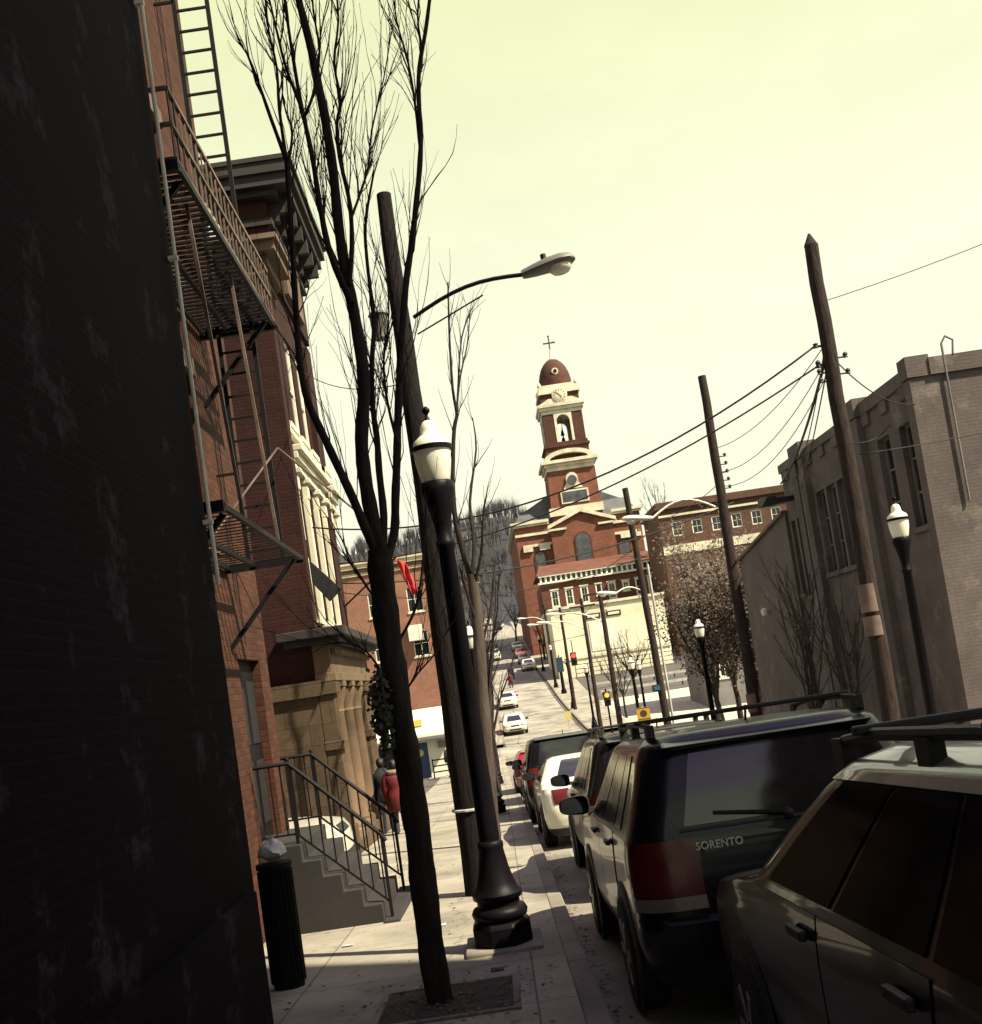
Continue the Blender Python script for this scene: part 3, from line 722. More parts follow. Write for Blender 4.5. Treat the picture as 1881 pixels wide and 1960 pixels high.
fl = [at(x, y, 27.8) for x, y in ((757, 1070), (778, 1078), (800, 1130), (790, 1140))]
b = MB(); b.tube([(BX, 28.0, fl[0].z - 1.0), tuple(fl[0] + Vector((0.03, .02, .05)))], .025, 6); b.build('pole', 'iron_black', t, o)
rows = []
for i in range(9):
    k = i / 8
    l = fl[0].lerp(fl[3], k); r_ = fl[1].lerp(fl[2], k)
    rows.append([tuple(l.lerp(r_, j / 5) + Vector((0, .06 * math.sin(j * 1.9 + i * .7), .02 * math.sin(i * 1.3)))) for j in range(6)])
b = MB().grid(rows).build('cloth', 'red_cloth', t, o, smooth=180); s_ = b.modifiers.new('thick', 'SOLIDIFY'); s_.thickness = .008

# --- white shop at the corner
o = (-5, 61, G(61))
sp = thing('corner_shop', 'low white corner shop with blue doors and a sloped pale awning', 'shop', o)
fcs = Face((-2.75, 61.0, 0), (-1, 0, 0), (0, -1, 0))
zb = G(61) - .2
w = fcs.wall(MB(), 0, 9, zb, 0.7, [(1.2, 2.2, zb + .2, -.95), (2.9, 4.0, zb + .2, -.95)], .12)
w.add([(-2.75, 61, zb), (-2.75, 68.5, zb), (-2.75, 68.5, .7), (-2.75, 61, .7)], [(0, 1, 2, 3)])
w.add([(-2.75, 61, .7), (-2.75, 68.5, .7), (-11.75, 68.5, .7), (-11.75, 61, .7)], [(0, 1, 2, 3)])
w.build('wall', 'white_paint', sp, o)
b = MB(); fcs.box(b, 1.2, 2.2, zb + .2, -.95, -.1, -.05); dd = b.build('door', 'blue_paint', sp, o)
b = MB(); b.lathe([(0, -.01), (.2, 0), (.2, .01), (0, .02)], 16, (-4.4, 60.93 + .1, -1.5), axis='y'); b.build('door_emblem', 'yellow_pale', dd, o)
b = MB(); fcs.box(b, 2.9, 4.0, zb + .2, -.95, -.1, -.05); b.build('door', 'navy_cloth', sp, o)
b = MB(); P = fcs.P
b.hexa([P(-.25, -.62, .9), P(9, -.62, .9), P(9, -.62, 0.01), P(-.25, -.62, 0.01)], [P(-.25, -.5, .9), P(9, -.5, .9), P(9, .9, 0.012), P(-.25, .9, 0.012)])
b.build('awning', 'cream_wall', sp, o)
b = MB(); fcs.box(b, -.25, 9, -.78, -.62, .02, .92); b.build('awning_valance', 'grey_paint', sp, o)
for u, v, s2 in ((1.3, .0, .34), (2.6, -.35, .22)):
    b = MB(); b.hexa([P(u, v, .75 - (v + .5) * .63), P(u + s2 * 1.3, v, .75 - (v + .5) * .63), P(u + s2 * 1.3, v, .98 - (v + .5) * .63), P(u, v, .98 - (v + .5) * .63)],
                     [P(u, v + s2, .62 - (v + .5) * .63), P(u + s2 * 1.3, v + s2, .62 - (v + .5) * .63), P(u + s2 * 1.3, v + s2, .75 - (v + .5) * .63), P(u, v + s2, .75 - (v + .5) * .63)])
    b.build('sign', 'yellow_paint', sp, o)
b = MB(); fcs.box(b, .2, .6, -1.35, -1.0, .0, .18); b.build('wall_lamp', 'lamp_grey', sp, o)
gz = G(59.8)
t = thing('rail_fence', 'low black three-rail fence beside the blue shop door', 'fence', (-3.1, 60.2, gz))
for z in (.3, .62, .95):
    b = MB(); b.bar((-3.75, 60.2, gz + z), (-2.65, 60.2, gz + z), .07); b.build('rail', 'post_black', t, t.location)
for x in (-3.75, -2.65):
    b = MB(); b.bar((x, 60.2, gz - .05), (x, 60.2, gz + 1.02), .07); b.build('post', 'post_black', t, t.location)

# --- pink brick building beyond the shop
o = (-6, 78, G(78))
pb = thing('brick_building', 'pinkish brick building rising behind the white corner shop', 'building', o)
fcs = Face((-2.7, 78.2, 0), (-1, 0, 0), (0, -1, 0)); fc = Face((-2.7, 0, 0), (0, 1, 0), (1, 0, 0))
hs_ = [(1.2, 2.3, 7.6, 9.4), (4.0, 5.1, 7.6, 9.4), (1.2, 2.3, 4.4, 6.2), (4.0, 5.1, 4.4, 6.2)]
w = fcs.wall(MB(), 0, 8, -3.2, 11.5, hs_)
hf = [(80 + 3 * i, 81.1 + 3 * i, z, z + 1.8) for i in range(5) for z in (1.0, 4.4, 7.8)]
fc.wall(w, 78.2, 98, -3.2, 11.5, hf)
w.add([(-2.7, 78.2, 11.5), (-2.7, 98, 11.5), (-10.7, 98, 11.5), (-10.7, 78.2, 11.5)], [(0, 1, 2, 3)])
w.add([(-2.7, 98, -3.2), (-10.7, 98, -3.2), (-10.7, 98, 11.5), (-2.7, 98, 11.5)], [(0, 1, 2, 3)])
w.build('wall', 'brick_pink', pb, o)
for h in hs_: fcs.window(h, pb, o, sill='stone_pale')
for h in hf: fc.window(h, pb, o, sill='stone_pale')
b = MB()
for d, v0, v1 in ((.12, 10.7, 10.9), (.3, 11.2, 11.5), (.4, 11.5, 11.65)):
    fcs.box(b, -d, 8, v0, v1, -.02, d); fc.box(b, 78.2, 98, v0, v1, -.02, d)
b.build('cornice', 'stone_trim', pb, o)
b = MB(); b.box(-5.2, -4.2, 77.2, 78.19, 5.5, 6.6); b.build('air_conditioner', 'lamp_white', pb, o)

# further rowhouses on the left, up the slope
for i, (y, h, mt, lab) in enumerate(((104, 7.5, 'brick_house', 'dark red rowhouse beyond the pinkish brick building'), (124, 8.5, 'brick_hill', 'brown brick rowhouse halfway up the street'),
                                     (150, 8, 'grey_paint', 'grey rowhouse on the left of the far uphill street'), (185, 8, 'brick_house', 'highest red rowhouse on the left of the street'))):
    z0 = G(y + 7); o = (-5, y + 5, z0)
    rh = thing('rowhouse', lab, 'house', o)
    fcs = Face((-3.6, y, 0), (-1, 0, 0), (0, -1, 0)); fc = Face((-3.6, 0, 0), (0, 1, 0), (1, 0, 0))
    zb, zt = G(y) - 1.5, z0 + h
    hh = [(y + 2 + 3.4 * k, y + 3 + 3.4 * k, z0 + a, z0 + a + 1.7) for k in range(4) for a in (1.0, 4.2)]
    w = fc.wall(MB(), y, y + 15, zb, zt, hh); fcs.wall(w, 0, 7, zb, zt)
    w.add([(-3.6, y, zt), (-3.6, y + 15, zt), (-10.6, y + 15, zt), (-10.6, y, zt)], [(0, 1, 2, 3)])
    w.build('wall', mt, rh, o)
    for h_ in hh: fc.window(h_, rh, o)
    b = MB(); fc.box(b, y - .2, y + 15, zt - .3, zt + .12, -.02, .3); fcs.box(b, 0, 7, zt - .3, zt + .12, -.02, .2); b.build('cornice', 'stone_brown', rh, o)

# ================================================================= BUILDINGS, RIGHT
RX, R0, R1 = 9.66, 22.4, 33.0
o = (RX, 27, G(27))
rb = thing('grey_building', 'grey painted brick building with tall slit windows and a stepped parapet', 'building', o)
fr = Face((RX, 0, 0), (0, 1, 0), (-1, 0, 0)); ff = Face((RX, R0, 0), (1, 0, 0), (0, -1, 0))
holes = [(23.0, 23.75, 3.7, 5.95), (24.35, 25.1, 3.7, 5.95), (26.65, 27.38, 3.35, 5.6), (27.55, 28.28, 3.35, 5.6), (28.45, 29.18, 3.35, 5.6), (29.35, 30.08, 3.35, 5.6), (31.6, 32.2, 2.9, 5.2), (32.4, 32.8, 3.0, 5.2)]
w = fr.wall(MB(), R0, R1, -2.6, 6.7, holes, .22)
fh = [(2.2, 3.0, 3.5, 5.6), (3.4, 4.2, 3.5, 5.6)]
ff.wall(w, 0, 16, -2.6, 6.7, fh, .22)
w.add([(RX, R1, -2.6), (RX + 16, R1, -2.6), (RX + 16, R1, 6.7), (RX, R1, 6.7)], [(0, 1, 2, 3)])
w.add([(RX, R0, 6.55), (RX, R1, 6.55), (RX + 16, R1, 6.55), (RX + 16, R0, 6.55)], [(0, 1, 2, 3)])
w.build('wall', 'brick_painted', rb, o)
for h in holes: fr.window(h, rb, o, 'grey_paint', sill='brick_painted', bars=(2, 0), rev=.2, fw=.05)
for h in fh: ff.window(h, rb, o, 'grey_paint', sill='brick_painted', bars=(2, 0), rev=.2)
for a, b_ in ((22.4, 22.75), (25.75, 26.15), (30.35, 30.7), (31.0, 31.3)):
    b = MB(); fr.box(b, a, b_, -2.6, 6.68, 0.001, .16); b.build('pilaster', 'brick_painted', rb, o)
b = MB(); fr.box(b, 22.5, 25.7, 6.70, 7.0, -.25, .07); fr.box(b, 26.2, 30.3, 6.70, 6.92, -.25, .07); fr.box(b, 31.35, R1, 6.7, 6.95, -.25, .07)
for a, c in ((22.36, 22.8), (25.7, 26.2), (30.3, 31.35)): fr.box(b, a, c, 6.70, 7.14, -.3, .2)
ff.box(b, .28, 3.0, 6.7, 7.06, -.25, .07); ff.box(b, 3.0, 16, 6.7, 6.86, -.25, .07)
b.build('parapet', 'brick_painted', rb, o)
for i in range(9):
    b = MB(); y = 22.95 + i * 1.16
    if any(abs(y - c) < .45 for c in (25.95, 30.8)): continue
    fr.box(b, y, y + .42, 6.42, 6.69, 0.001, .06); b.build('corbel', 'brick_painted', rb, o)
b = MB(); b.tube([(RX - .1, 30.85, -1.6), (RX - .1, 30.85, 6.3)], .055, 8); b.tube([(RX - .1, 31.5, -1.6), (RX - .1, 31.5, 6.1)], .045, 8); b.build('drain_pipe', 'grey_paint', rb, o, smooth=40)
b = MB(); b.box(RX - .9, RX - .02, 32.1, 32.3, 5.75, 5.9); b.box(RX - 1.0, RX - .55, 32.0, 32.4, 5.7, 5.95); b.build('wall_lamp', 'trim_black', rb, o)
b = MB(); b.tube([(RX + .6, R0 - .06, 4.0), (RX + .6, R0 - .06, 7.3), (RX + .7, R0 - .06, 7.45), (RX + .85, R0 - .06, 7.35), (RX + .8, R0 - .06, 7.05)], .025, 8); b.build('service_pipe', 'grey_paint', rb, o, smooth=60)

# lower side wing with a sloped top
o = (RX, 36, G(36))
wg = thing('side_wing', 'low plastered wing with a sloping top beside the grey building', 'building', o)
b = MB()
b.hexa([(RX - .1, 33.01, -2.9), (RX + 9, 33.01, -2.9), (RX + 9, 39.5, -2.9), (RX - .1, 39.5, -2.9)], [(RX - .1, 33.01, 5.5), (RX + 9, 33.01, 5.5), (RX + 9, 39.5, 4.75), (RX - .1, 39.5, 4.75)])
b.build('wall', 'brick_painted', wg, o)
b = MB(); b.hexa([(RX - .2, 33.02, 5.503), (RX + 9, 33.02, 5.503), (RX + 9, 39.6, 4.753), (RX - .2, 39.6, 4.753)], [(RX - .2, 33.02, 5.6), (RX + 9, 33.02, 5.6), (RX + 9, 39.6, 4.85), (RX - .2, 39.6, 4.85)])
b.build('coping', 'stone_brown', wg, o)
b = MB(); p = at(1478, 1172, 36.6); b.lathe([(.0, 0), (.1, .02), (.12, .2), (.05, .26), (0, .27)], 12, (RX - .26, 36.6, p.z - .1)); b.bar((RX - .1, 36.6, p.z + .1), (RX - .3, 36.6, p.z + .1), .04); b.build('wall_lamp', 'lamp_white', wg, o, smooth=50)

# unseen tall block outside the frame, added to shade the foreground
o = (12, -8, G(-8))
tb = thing('shade_blocker', 'unseen brick block added right of the view to shade the foreground', 'building', o)
ft = Face((9.7, 0, 0), (0, 1, 0), (-1, 0, 0))
hh = [(-26 + 3 * k, -24.8 + 3 * k, 1.5 + 3.4 * j, 3.4 + 3.4 * j) for k in range(9) for j in range(7)]
w = ft.wall(MB(), -27, 1.2, -.6, 26, hh)
w.add([(9.7, 1.2, -.6), (14.2, 1.2, -.6), (14.2, 1.2, 26), (9.7, 1.2, 26)], [(0, 1, 2, 3)])
w.add([(9.7, -27, 26), (9.7, 1.2, 26), (14.2, 1.2, 26), (14.2, -27, 26)], [(0, 1, 2, 3)])
w.add([(9.7, -27, -.6), (14.2, -27, -.6), (14.2, -27, 26), (9.7, -27, 26)], [(0, 1, 2, 3)])
w.build('wall', 'brick_brown', tb, o)
b = MB()
for h in hh: ft.box(b, *h[:4], -.2, -.16)
x_ = b.build('window_glazing', 'window_dark', tb, o); x_['kind'] = 'stuff'
b = MB(); ft.box(b, -27.2, 1.4, 26, 26.5, -.3, .3); b.build('cornice', 'stone_brown', tb, o)

# ================================================================= CHURCH
CY = 172.0
cg = G(CY)
o = (17.6, CY + 8, cg)
ch = thing('church', 'red brick church with a tall clock tower, dome and cross', 'church', o)
cf = Face((0, CY, 0), (1, 0, 0), (0, -1, 0)); cl = Face((7.4, 0, 0), (0, 1, 0), (-1, 0, 0))
def arch(u0, u1, v0, v1, n=10):
    r = (u1 - u0) / 2; c = (u0 + u1) / 2
    return [(u0, v0), (u1, v0)] + [(c + r * math.cos(math.pi * k / n), v1 - r + r * math.sin(math.pi * k / n)) for k in range(n + 1)]
w = MB()
w.box(7.4, 27.3, CY, CY + 34, cg - 4, 25.2)
cw = w.build('wall', 'brick_church', ch, o)
w = MB(); w.prism([(12.9, cg - 4), (22.8, cg - 4), (22.8, 24.4), (17.9, 26.3), (12.9, 24.4)], cf.P, 0.002, 1.0)
w.build('gable_bay', 'brick_church', ch, o)
w = MB(); w.hexa([(7.2, CY + 1.5, 25.3), (27.5, CY + 1.5, 25.3), (27.5, CY + 34, 25.3), (7.2, CY + 34, 25.3)], [(8.8, CY + 3.5, 28.2), (25.9, CY + 3.5, 28.2), (25.9, CY + 33, 28.2), (8.8, CY + 33, 28.2)])
w.prism([(9.5, 28.2), (25.2, 28.2), (17.4, 32.2)], cf.P, -3.8, -33)
w.build('roof', 'slate', ch, o)
for u0, u1 in ((7.4, 12.85), (22.85, 27.3)):
    b = MB()
    for d, v0, v1 in ((.25, 25.2, 25.55), (.6, 25.55, 26.0)): cf.box(b, u0 - (d if u0 < 8 else 0), u1 + (d if u1 > 27 else 0), v0, v1, -.02, d)
    cf.box(b, u0 - .1, u1 + .1, 23.7, 24.1, .002, .3); cf.box(b, u0 + (.9 if u0 < 8 else 0), u1 - (.9 if u1 > 27 else 0), 21.9, 22.3, .002, .35)
    for a in ((u0 + .9, u0 + 2.4), (u1 - 2.0, u1 - .3)): cf.box(b, a[0], a[1], 21.2, 21.88, .002, .4)
    b.build('cornice', 'stone_pale', ch, o)
b = MB()
for v0, v1, d in ((25.2, 25.5, .3), (25.5, 26.0, .6)): cl.box(b, CY, CY + 34, v0, v1, -.02, d)
b.build('cornice', 'stone_pale', ch, o)
b = MB()
for s_ in (1, -1):
    x0, x1 = 17.9, 17.9 + s_ * 5.4
    b.hexa([cf.P(x0, 26.25, .95), cf.P(x0, 26.25, 1.5), cf.P(x1, 24.15, 1.5), cf.P(x1, 24.15, .95)], [cf.P(x0, 26.8, .95), cf.P(x0, 26.8, 1.5), cf.P(x1, 24.7, 1.5), cf.P(x1, 24.7, .95)])
cf.box(b, 12.4, 15.4, 23.8, 24.12, 1.0, 1.4); cf.box(b, 20.4, 23.4, 23.8, 24.12, 1.0, 1.4)
b.build('pediment', 'stone_pale', ch, o)
for u0, u1, v0, v1, d in ((16.55, 18.75, 18.2, 22.9, 1.0), (10.0, 11.6, 17.8, 21.0, 0), (23.3, 24.9, 17.8, 21.0, 0), (16.9, 18.4, 12, 15.6, 1.0), (9.9, 11.5, 11.6, 14.6, 0)):
    b = MB(); b.prism(arch(u0 - .22, u1 + .22, v0 - .2, v1 + .22), cf.P, d + .004, d + .12); wn_ = b.build('window', 'brick_tower', ch, o)
    b = MB(); b.prism(arch(u0, u1, v0, v1), cf.P, d + .03, d + .15); b.build('pane', 'window_church', wn_, o)
# tower
TX0, TX1, TY0, TY1 = 13.6, 21.7, CY + .8, CY + 8.9
tc_ = ((TX0 + TX1) / 2, (TY0 + TY1) / 2)
tf = Face((0, TY0, 0), (1, 0, 0), (0, -1, 0))
w = MB(); w.hexa([(TX0, TY0, 24), (TX1, TY0, 24), (TX1, TY1, 24), (TX0, TY1, 24)], [(TX0 + .35, TY0 + .3, 33.6), (TX1 - .1, TY0 + .3, 33.6), (TX1 - .1, TY1 - .3, 33.6), (TX0 + .35, TY1 - .3, 33.6)])
tw = w.build('tower', 'brick_church', ch, o)
def ring(prof, x0, x1, y0, y1):
    b = MB()
    for d, v0, v1 in prof: b.box(x0 - d, x1 + d, y0 - d, y1 + d, v0, v1)
    return b
ring(((.25, 26.3, 27.6),), TX0, TX1, TY0, TY1).build('base_course', 'stone_pale', tw, o)
ring(((.05, 33.55, 34.2), (.3, 34.2, 34.7), (.75, 34.7, 35.2)), TX0 + .3, TX1 - .2, TY0 + .2, TY1 - .2).build('cornice', 'stone_pale', tw, o)
ring(((0, 35.2, 38.2), (.25, 37.4, 37.7)), TX0 + .7, TX1 - .5, TY0 + .5, TY1 - .5).build('attic', 'brick_tower', tw, o)
seg = [(17.65 + 4.0 * math.cos(a) * 1.0, 35.2 + 1.6 * math.sin(a)) for a in [math.pi * k / 12 for k in range(13)]]
seg2 = [(17.65 + 3.1 * math.cos(a), 35.2 + .95 * math.sin(a)) for a in [math.pi * k / 12 for k in range(12, -1, -1)]]
b = MB()
for k in range(12):
    b.hexa([tf.P(*seg[k], -.6), tf.P(*seg[k + 1], -.6), tf.P(*seg2[11 - k], -.6), tf.P(*seg2[12 - k], -.6)], [tf.P(*seg[k], .5), tf.P(*seg[k + 1], .5), tf.P(*seg2[11 - k], .5), tf.P(*seg2[12 - k], .5)])
b.build('arched_pediment', 'stone_pale', tw, o)
# belfry: four piers, arches left open to the sky, two bells inside
BX0, BX1, BY0, BY1 = TX0 + 1.0, TX1 - .7, TY0 + .8, TY1 - .8
for x0, x1 in ((BX0, BX0 + 1.75), (BX1 - 1.75, BX1)):
    for y0, y1 in ((BY0, BY0 + 1.75), (BY1 - 1.75, BY1)): MB().box(x0, x1, y0, y1, 38.2, 42.9).build('belfry_pier', 'brick_tower', tw, o)
cxb = (BX0 + BX1) / 2
def archwall(face, u0, u1, ua, ub, v0, vs, v1, d0, d1):
    """wall with an arched opening ua..ub springing at vs"""
    b = MB(); n = 12; r = (ub - ua) / 2; c = (ua + ub) / 2
    face.box(b, u0, ua, v0, vs, d0, d1); face.box(b, ub, u1, v0, vs, d0, d1)
    pts = [(c - r * math.cos(math.pi * k / n), vs + r * math.sin(math.pi * k / n)) for k in range(n + 1)]
    face.box(b, u0, ua, vs, v1, d0, d1); face.box(b, ub, u1, vs, v1, d0, d1)
    for k in range(n):
        a, q = pts[k], pts[k + 1]
        b.hexa([face.P(a[0], a[1], d0), face.P(q[0], q[1], d0), face.P(q[0], v1, d0), face.P(a[0], v1, d0)], [face.P(a[0], a[1], d1), face.P(q[0], q[1], d1), face.P(q[0], v1, d1), face.P(a[0], v1, d1)])
    return b
for fc_, u0, u1 in ((Face((0, BY0, 0), (1, 0, 0), (0, -1, 0)), BX0, BX1), (Face((0, BY1, 0), (1, 0, 0), (0, 1, 0)), BX0, BX1), (Face((BX0, 0, 0), (0, 1, 0), (-1, 0, 0)), BY0, BY1), (Face((BX1, 0, 0), (0, 1, 0), (1, 0, 0)), BY0, BY1)):
    c = (u0 + u1) / 2
    archwall(fc_, u0 + 1.76, u1 - 1.76, c - 1.05, c + 1.05, 38.2, 41.6, 42.9, -.6, .06).build('arch', 'stone_pale', tw, o)
for dz, r_ in ((39.9, .34), (38.7, .42)):
    b = MB(); b.lathe([(r_, 0), (r_ * .8, .25), (r_ * .55, .7), (r_ * .3, .85), (.06, .9), (.06, 1.2)], 14, (cxb - .1, tc_[1], dz)); b.build('bell', 'iron_black', tw, o, smooth=50)
b = MB(); b.box(cxb - .05, cxb + .05, tc_[1] - .05, tc_[1] + .05, 38.2, 42.9); b.build('bell_frame', 'iron_black', tw, o)
ring(((.05, 42.9, 43.5), (.35, 43.5, 44.0), (.55, 44.0, 44.5)), BX0, BX1, BY0, BY1).build('cornice', 'stone_pale', tw, o)
ring(((-.1, 44.5, 46.2),), BX0, BX1, BY0, BY1).build('clock_stage', 'brick_tower', tw, o)
b = ring(((.2, 46.2, 46.6), (.0, 46.6, 47.4), (-.1, 47.4, 47.7)), BX0, BX1, BY0, BY1)
for x in (BX0, BX1):
    for y in (BY0, BY1): b.lathe([(.3, 47.4), (.35, 47.7), (.2, 48.1), (0, 48.4)], 8, (x - .25 * (1 if x > 17 else -1), y - .25 * (1 if y > tc_[1] else -1), 0))
b.build('cornice', 'stone_pale', tw, o)
b = MB(); sc_ = Face((0, BY0 + .1, 0), (1, 0, 0), (0, -1, 0))
b.hexa([sc_.P(BX0 - .3, 44.5, .5), sc_.P(BX1 + .3, 44.5, .5), sc_.P(BX1 + .3, 44.5, .02), sc_.P(BX0 - .3, 44.5, .02)], [sc_.P(BX0 + 1.3, 45.3, .5), sc_.P(BX1 - 1.3, 45.3, .5), sc_.P(BX1 - 1.3, 45.3, .02), sc_.P(BX0 + 1.3, 45.3, .02)])
b.build('clock_pediment', 'stone_pale', tw, o)
b = MB(); b.lathe([(0, 0), (1.25, 0), (1.25, -.6), (1.05, -.66), (0, -.66)], 24, (cxb, BY0 + .1, 45.75), axis='y')
ck = b.build('clock', 'stone_pale', tw, o, smooth=40)
ck.parent = ch
b = MB()
for k in range(12):
    a = k * math.pi / 6
    b.bar(sc_.P(cxb + .78 * math.sin(a), 45.75 + .78 * math.cos(a), .69), sc_.P(cxb + .95 * math.sin(a), 45.75 + .95 * math.cos(a), .69), .09, .04, up=(0, 1, 0))
b.build('hour_marks', 'iron_black', ck, o)
b = MB(); b.bar(sc_.P(cxb, 45.75, .7), sc_.P(cxb - .55, 46.2, .7), .08, .03, up=(0, 1, 0)); b.bar(sc_.P(cxb, 45.75, .72), sc_.P(cxb + .3, 45.3, .72), .1, .03, up=(0, 1, 0)); b.build('clock_hands', 'iron_black', ck, o)
b = MB(); b.lathe([(2.6, 47.5), (2.68, 48.3), (2.62, 49.2), (2.4, 50.2), (2.05, 51.1), (1.55, 51.85), (.95, 52.4), (.35, 52.7)], 24, (cxb, tc_[1], 0))
dm = b.build('dome', 'brick_tower', ch, o, smooth=60)
b = MB(); b.lathe([(.55, 0), (.55, .16), (0, .16)], 16, (cxb, tc_[1] - 2.55, 50.0), axis='y'); b.lathe([(.3, -.02), (.3, -.05), (0, -.05)], 16, (cxb, tc_[1] - 2.55, 50.0), axis='y')
rw = b.build('round_window', 'stone_pale', dm, o)
b = MB(); b.lathe([(0, -.1), (.3, -.1), (.3, -.06), (0, -.06)], 16, (cxb, tc_[1] - 2.6, 50.0), axis='y'); b.build('oculus', 'iron_black', dm, o)
b = MB(); b.lathe([(.55, 52.5), (.45, 52.8), (.28, 53.0), (.2, 54.0), (.1, 54.4)], 12, (cxb, tc_[1], 0)); b.build('finial', 'stone_pale', dm, o, smooth=40)
b = MB(); y = tc_[1]; b.box(cxb - .1, cxb + .1, y - .1, y + .1, 54.2, 56.6); b.box(cxb - .85, cxb + .85, y - .09, y + .09, 55.35, 55.55)
for x, z in ((-.85, 55.45), (.85, 55.45), (0, 56.6), (0, 55.45)): b.lathe([(0, -.2), (.2, 0), (0, .2)], 8, (cxb + x, y, z))
b.build('cross', 'iron_rail', ch, o)
b = MB(); b.prism(arch(16.7, 18.6, 30.4, 33.0), tf.P, -.25, .06); b.prism([(16.1, 30.4), (19.2, 30.4), (18.6, 31.4), (16.7, 31.4)], tf.P, -.25, .04); wn_ = b.build('window', 'stone_pale', tw, o)
b = MB(); b.lathe([(.0, 0), (.75, 0), (.75, -.36), (0, -.36)], 18, (17.65, TY0, 31.75), axis='y'); b.build('oculus', 'window_church', tw, o)
b = MB(); tf.box(b, 15.5, 19.95, 28.1, 30.2, -.2, .1); b.build('louvre_frame', 'stone_pale', tw, o)
b = MB(); tf.box(b, 15.75, 19.7, 28.35, 29.95, .05, .14); b.build('louvre', 'window_church', tw, o)

# brick parish house with white sash windows in front of the church
PY = 150.0; o = (16.5, PY + 5, G(PY))
ph = thing('brick_house', 'long red brick house with white sash windows below the church', 'house', o)
pf = Face((0, PY, 0), (1, 0, 0), (0, -1, 0)); pl = Face((8.8, 0, 0), (0, 1, 0), (-1, 0, 0))
hs_ = [(10.0, 11.1, 10.7, 13.0), (12.0, 13.1, 10.7, 13.0), (14.1, 15.2, 10.7, 13.0), (16.2, 17.1, 11.4, 13.0), (17.9, 19.0, 10.7, 13.0), (19.9, 20.9, 11.5, 12.9), (21.7, 22.8, 10.7, 13.0), (23.4, 24.4, 10.7, 13.0)]
low = [(11.8, 13.6, 8.7, 10.2), (14.2, 15.4, 8.7, 10.2)]
w = pf.wall(MB(), 8.8, 25, 1, 14.0, hs_ + low); pl.wall(w, PY, PY + 12, 1, 14, [(PY + 2 + 3 * k, PY + 3 + 3 * k, z, z + 2) for k in range(3) for z in (6.4, 10.6)])
w.add([(25, PY, 1), (25, PY + 12, 1), (25, PY + 12, 14), (25, PY, 14)], [(0, 1, 2, 3)])
w.build('wall', 'brick_house', ph, o)
for h in hs_: pf.window(h, ph, o, fw=.2, sill='stone_pale', lintel='stone_pale', rev=.08)
for h in low: pf.window(h, ph, o, 'grey_paint')
for k in range(3):
    for z in (6.4, 10.6): pl.window((PY + 2 + 3 * k, PY + 3 + 3 * k, z, z + 2), ph, o, fw=.15)
b = MB(); pf.box(b, 8.5, 25.2, 14.0, 14.25, -.3, .4); pf.box(b, 8.6, 25.1, 15.0, 15.2, -.3, .3)
for k in range(23): pf.box(b, 8.8 + .705 * k, 9.05 + .705 * k, 14.25, 15.0, -.2, .12)
b.build('dormer_frame', 'white_paint', ph, o)
b = MB(); pf.box(b, 8.8, 25, 14.25, 15.0, -.26, -.02); b.build('dormer_glazing', 'window_dark', ph, o)
b = MB(); b.hexa([(8.4, PY - .35, 15.2), (25.3, PY - .35, 15.2), (25.3, PY + 12.4, 15.2), (8.4, PY + 12.4, 15.2)], [(9.2, PY + 4.5, 17.0), (24.6, PY + 4.5, 17.0), (24.6, PY + 7, 17.0), (9.2, PY + 7, 17.0)]); b.build('roof', 'brick_house', ph, o)

# cream building front below it
QY = 126.3; o = (14, QY + 4, G(QY))
cb = thing('cream_building', 'blank cream building with two letterbox vents and a wide panel', 'building', o)
qf = Face((0, QY, 0), (1, 0, 0), (0, -1, 0))
b = MB(); b.box(8.0, 21.2, QY, QY + 18, -1.5, 8.9); b.build('wall', 'cream_wall', cb, o)
b = MB(); qf.box(b, 7.8, 21.4, 8.9, 9.2, -18, .2); b.build('coping', 'stone_pale', cb, o)
for u in (12.0, 14.4):
    b = MB(); qf.box(b, u, u + 1.7, 7.35, 7.95, .001, .1); v = b.build('vent', 'trim_black', cb, o)
    b = MB(); qf.box(b, u + .2, u + 1.5, 7.5, 7.8, .05, .14); b.build('vent_panel', 'cream_wall', v, o)
b = MB(); qf.box(b, 12.2, 16.0, 3.6, 7.0, .001, .06); b.build('panel', 'white_paint', cb, o)
b = MB(); qf.box(b, 8.0, 21.2, 3.0, 3.3, .001, .12); b.build('string_course', 'stone_pale', cb, o)
t = thing('rail_fence', 'long dark railing at the top edge of the car park', 'fence', (15, 124.5, G(124.5)))
for z in (.5, 1.0, 1.5):
    b = MB(); b.bar((9.8, 124.5, t.location.z + z), (24, 124.5, t.location.z + z), .07); b.build('rail', 'iron_rail', t, t.location)
for k in range(11):
    b = MB(); x = 9.8 + 1.42 * k; b.bar((x, 124.5, t.location.z - .1), (x, 124.5, t.location.z + 1.55), .09); b.build('post', 'iron_rail', t, t.location)
for i, (y, x1) in enumerate(((104, 22), (112, 23))):
    z = G(y)
    t = thing('guard_rail', ('nearer' if i == 0 else 'farther') + ' low guard rail across the sloping car park', 'barrier', (15, y, z))
    b = MB(); b.box(10.2, x1, y - .05, y + .05, z + .35, z + .6); b.build('beam', 'galv_steel', t, t.location)
    for k in range(7):
        b = MB(); x = 10.4 + (x1 - 10.6) * k / 6; b.box(x - .06, x + .06, y + .055, y + .15, z - .1, z + .6); b.build('post', 'iron_rail', t, t.location)

